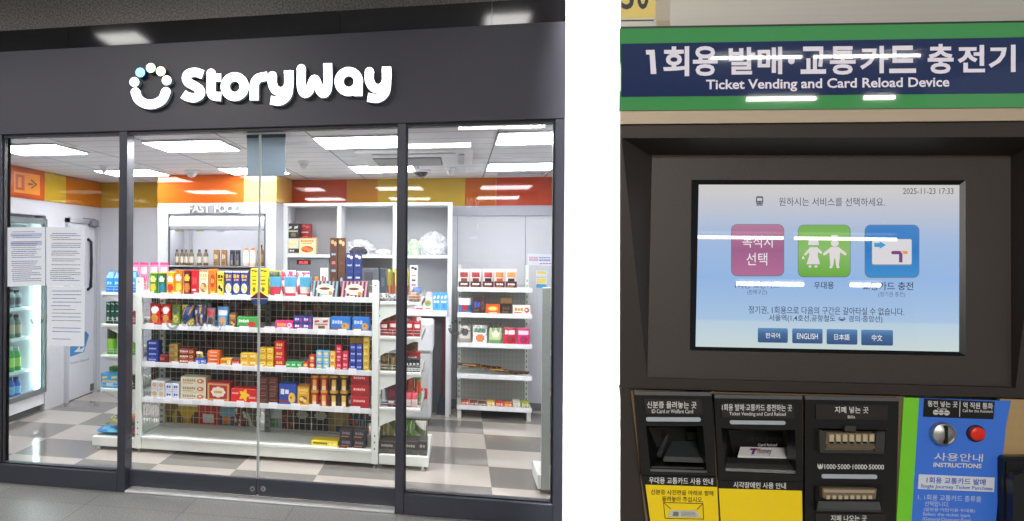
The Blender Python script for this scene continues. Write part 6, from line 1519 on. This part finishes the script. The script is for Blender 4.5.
slab('divider', [(959.8, 400.6), (960.5, 400.6), (960, 416.6), (959.3, 416.6)], .0045, .0002, m_wl, bl)
mb = MB()
for x, y, r in ((935.8, 412.3, 2.9), (941.2, 412.6, 2.7), (946.8, 412.9, 2.9)): mb.poly([mp(x+r*math.cos(2*math.pi*k/16), y+r*.9*math.sin(2*math.pi*k/16), .0046+.0001*(x > 938)) for k in range(16)])
mb.build('coin_symbols', mat((210, 210, 206), .5), bl)
mb = MB(); mb.poly([mp(*p, .0049) for p in ((934, 411.9), (948.4, 412.5), (948.4, 413.2), (934, 412.6))]); mb.build('coin_numbers', mat((90, 90, 90), .5), bl)
# coin slot knob
cx, cy = 939.6, 432.8; cc = mp(cx, cy); rr_ = (mp(cx+11.8, cy)-cc).length
def turned(name, prof, m, parent, c, smooth=True, cap=True):
    mb = MB(); n = 28; vs = []; fs = []
    for r, o in prof:
        for k in range(n): a = 2*math.pi*k/n; vs.append(c+H*(r*math.cos(a))+UP*(r*math.sin(a))+N*o)
    for i in range(len(prof)-1):
        for k in range(n): fs.append((i*n+k, i*n+(k+1) % n, (i+1)*n+(k+1) % n, (i+1)*n+k))
    if cap: fs.append([(len(prof)-1)*n+k for k in range(n)])
    mb.add(vs, fs); return mb.build(name, m, parent, smooth=smooth)
m_chr = mat((186, 184, 180), .38, 1., .05, 10, name='satin chrome')
cs_ = turned('coin_slot', [(rr_*1.08, .003), (rr_*1.06, .006), (rr_*.98, .009), (rr_*.9, .0095), (rr_*.86, .008), (rr_*.5, .0105), (rr_*.2, .0112)], m_chr, bl, cc)
mb = MB(); mb.prism([cc+H*a+UP*b+N*.0117 for a, b in ((-.0016, rr_*.8), (.0016, rr_*.8), (.0016, -rr_*.8), (-.0016, -rr_*.8))], N*-.005); mb.build('slit', m_blk2, cs_)
cb = mp(973.4, 432.6); rb = (mp(982.6, 432.6)-cb).length
cl_ = turned('call_button', [(rb, .003), (rb*.98, .005), (rb*.86, .0055)], m_blk2, bl, cb)
turned('button_cap', [(rb*.82, .0052), (rb*.8, .0075), (rb*.66, .0088), (rb*.2, .0092)], mat((232, 44, 32), .35, 0, .02, 10), cl_, cb)
text('panel_title', [('사용안내', ((934.6, 452.4), (983.2, 454.2), (982.6, 462), (934, 460.6)), .008), ('INSTRUCTIONS', ((933.6, 462.4), (981.8, 463.8), (981.4, 468.4), (933.2, 467)), .035)], m_wl, bl, .0036)
slab('step_plate', [(919, 474.4), (994.8, 477.8), (994, 492), (918, 489)], .0042, .001, mat((222, 226, 234), .45, 0, .02, 10), bl)
text('step_lettering', [('1회용 교통카드 발매', ((926.8, 476.8), (985.8, 479.2), (985.4, 485.4), (926.4, 483)), .014), ('Single Journey Ticket Purchase', ((920.8, 484), (992.8, 486.8), (992.6, 491.4), (920.6, 488.6)), .008)], mat((60, 96, 190), .5), bl, .0046)
text('step_text', [('1. 1회용 교통카드 종류를', ((918.2, 494), (981.4, 496.4), (981.2, 502.2), (918, 499.8)), .008), ('선택합니다.', ((924.8, 501), (949.4, 501.8), (949, 507), (924.6, 506.2)), .008), ('(일반용·어린이용·우대용)', ((923.6, 507.4), (975.2, 509), (975, 513.2), (923.4, 511.6)), .015), ('Select the ticket type.', ((922.8, 512.2), (971, 513.8), (970.8, 518), (922.6, 516.4)), .01), ('(General·Discount·Free)', ((922.6, 517), (971, 518.6), (970.8, 523), (922.4, 521.4)), .01)], mat((190, 206, 240), .5), bl, .0036)
# black handset cradle at the right
slab('right_sheet', [(1000, 399), (XE_, 404), (XE_, 532), (990, 532)], .0012, .004, m_lowtan, tvm)
hs = slab('handset_cradle', rrect(1003.4, 456.6, 1100, 560, 4, 0), .012, .012, m_blk, tvm, label='black handset cradle')
slab('handset', rrect(1013, 474, 1060, 556, 7), .024, .012, mat((34, 33, 34), .3), hs)
slab('cradle_edge', rrect(1006, 460.4, 1097, 556, 4), .0135, .0015, mat((17, 17, 18), .35), hs)
# ------------------------------------------------------------------ fluorescent tubes of the hall, sign behind the viewer, added wall washers and fill panels, ambient level
def mirror_point(px, py, Z, P, n):
    p = hit(px, py, P, n); d = (p-CAM).normalized(); r = d-n*(2*d.dot(n))
    return p + r*((Z-p.z)/r.z)
TZ = 2.9
m_tube = glow((255, 250, 238), 40.0, 'fluorescent tube')
k = 0
for row, (py, spans) in enumerate(((238, ((697, 783), (795, 896))), (284, ((737, 803), (851, 880))))):
    for i, (a, b) in enumerate(spans):
        A = mirror_point(a, py+.012*(a-780), TZ, PS, NS); B = mirror_point(b, py+.012*(b-780), TZ, PS, NS)
        c = (A+B)/2; d = (B-A); L = d.length; d.normalize()
        e = empty('tube_light', c+zz*.06, 'long fluorescent tube mirrored in the touch screen, %s streak, %s half' % (('upper', 'lower')[row], ('left', 'right')[i]), 'ceiling light', 'hall fluorescent tubes')
        q = Vector((-d.y, d.x, 0)); w = .012 if row == 0 else .02
        mb = MB(); mb.prism([c-d*(L/2+.03)-q*.06+zz*.03, c+d*(L/2+.03)-q*.06+zz*.03, c+d*(L/2+.03)+q*.06+zz*.03, c-d*(L/2+.03)+q*.06+zz*.03], zz*.05); mb.build('housing', mat((60, 60, 62), .6), e)
        mb = MB(); mb.tube([c-d*(L/2), c+d*(L/2)], w, 12); mb.build('tube', m_tube, e)
        mb = MB()
        for s in (-1, 1): mb.tube([c+d*(L*.4*s)+zz*.08, c+d*(L*.4*s)+zz*.495], .006, 6)
        mb.build('hanger', m_steel, e)
# lit direction sign behind the viewer (mirrored faintly in the right pane)
wc = empty('station_sign', (.5, -6.0, 2.0), 'dark hanging station sign behind the viewer, mirrored in the right pane', 'sign')
def vsee(px, py, y=6.0):
    p = onY(px, py, y); return Vector((p.x, -y, p.z))
SGN = vsee(466, 214), vsee(530, 193)
MB().box(SGN[0].x-.02, SGN[1].x+.1, -6.06, -6.003, SGN[0].z-.4, SGN[1].z+.02).build('sign_box', mat((40, 40, 46), .4), wc)
mb = MB()
def smp(x, y): p = vsee(x, y); return Vector((p.x, -5.9995, p.z))
put_text(mb, '화장실', smp, rq(491, 197, 466.5, 207.5), .02)
for cx in (501, 508):
    mb.poly([smp(cx+1.4*math.cos(2*math.pi*k/10), 199+1.4*math.sin(2*math.pi*k/10)) for k in range(10)])
    mb.poly([smp(*p) for p in ((cx-2, 201), (cx+2, 201), (cx+2.4, 206), (cx+1, 211), (cx-1, 211), (cx-2.4, 206))])
put_text(mb, '화장실', smp, rq(500, 224, 477, 230), .02); put_text(mb, 'Restroom', smp, rq(492, 235, 466, 239), .01)
mb.build('lettering', glow((230, 236, 250), 3.0), wc)
# added washers, unseen, bleaching the wall that fills the white gap
def area(name, loc, target, sx, sy, power, col=(1, 1, 1), spread=180):
    l = bpy.data.lights.new(name, 'AREA'); l.shape = 'RECTANGLE'; l.size = sx; l.size_y = sy; l.energy = power; l.color = col; l.spread = math.radians(spread)
    o = bpy.data.objects.new(name, l); COL.objects.link(o); o.location = loc
    o.rotation_euler = (Vector(target)-Vector(loc)).to_track_quat('-Z', 'Y').to_euler(); return o
gx = (XE+XY(622, -.03))/2
for i, (ly, tz, pw, spd) in enumerate(((-.9, 3.0, 70, 50), (-1.05, 2.6, 40, 44), (-1.2, 2.15, 22, 38), (-1.4, 1.7, 19, 30), (-1.6, 1.25, 18, 26), (-1.8, .8, 18, 23), (-2.0, .4, 20, 21))):
    area('added_washer', (gx+.5, ly, 3.32), (gx+.27, 0, tz), .1, .1, pw*.3, (1, 1, 1), spd)
    e = empty('added_washer_fitting', (gx+.5, ly, 3.4), 'small added wall washer out of view, %s from the white wall' % ('first', 'second', 'third', 'fourth', 'fifth', 'sixth', 'last')[i], 'ceiling light', 'added wall washers')
    MB().box(gx+.38, gx+.62, ly-.07, ly+.07, 3.335, 3.398, c=.005).build('body', m_white, e)
# added fill panels, unseen, that brighten the machine and the front
for i, (x, y, p, s) in enumerate(((.6, -7.0, 125, 1.2), (-.4, -9.0, 230, 1.2), (-2.2, -2.8, 100, 1.2), (-4.5, -2.8, 65, 1.2))):
    area('hall_fill', (x, y, 3.3), (x, y, 0), s, .6, p, (1, .97, .93))
    e = empty('hall_fill_panel', (x, y, 3.4), 'large added fill panel out of view, %s' % ('behind the viewer', 'far behind the viewer', 'before the shop front', 'left of the shop front')[i], 'ceiling light', 'added fill panels')
    MB().box(x-.62, x+.62, y-.32, y+.32, 3.36, 3.398, c=.005).build('body', m_white, e)
wd = bpy.data.worlds.new('hall ambience'); SC.world = wd; wd.use_nodes = True
wd.node_tree.nodes['Background'].inputs[0].default_value = (.9, .95, 1, 1); wd.node_tree.nodes['Background'].inputs[1].default_value = .35
SC.view_settings.view_transform = 'Standard'; SC.view_settings.look = 'None'; SC.view_settings.gamma = 1; SC.view_settings.exposure = 0
SC.view_settings.use_curve_mapping = False
cy = SC.cycles
cy.use_denoising = True
cy.max_bounces = 8; cy.diffuse_bounces = 5; cy.glossy_bounces = 4; cy.transmission_bounces = 6; cy.transparent_max_bounces = 16
cy.sample_clamp_indirect = 6; cy.caustics_reflective = False; cy.caustics_refractive = False
for o in bpy.data.objects:
    if '_o' in o: del o['_o']
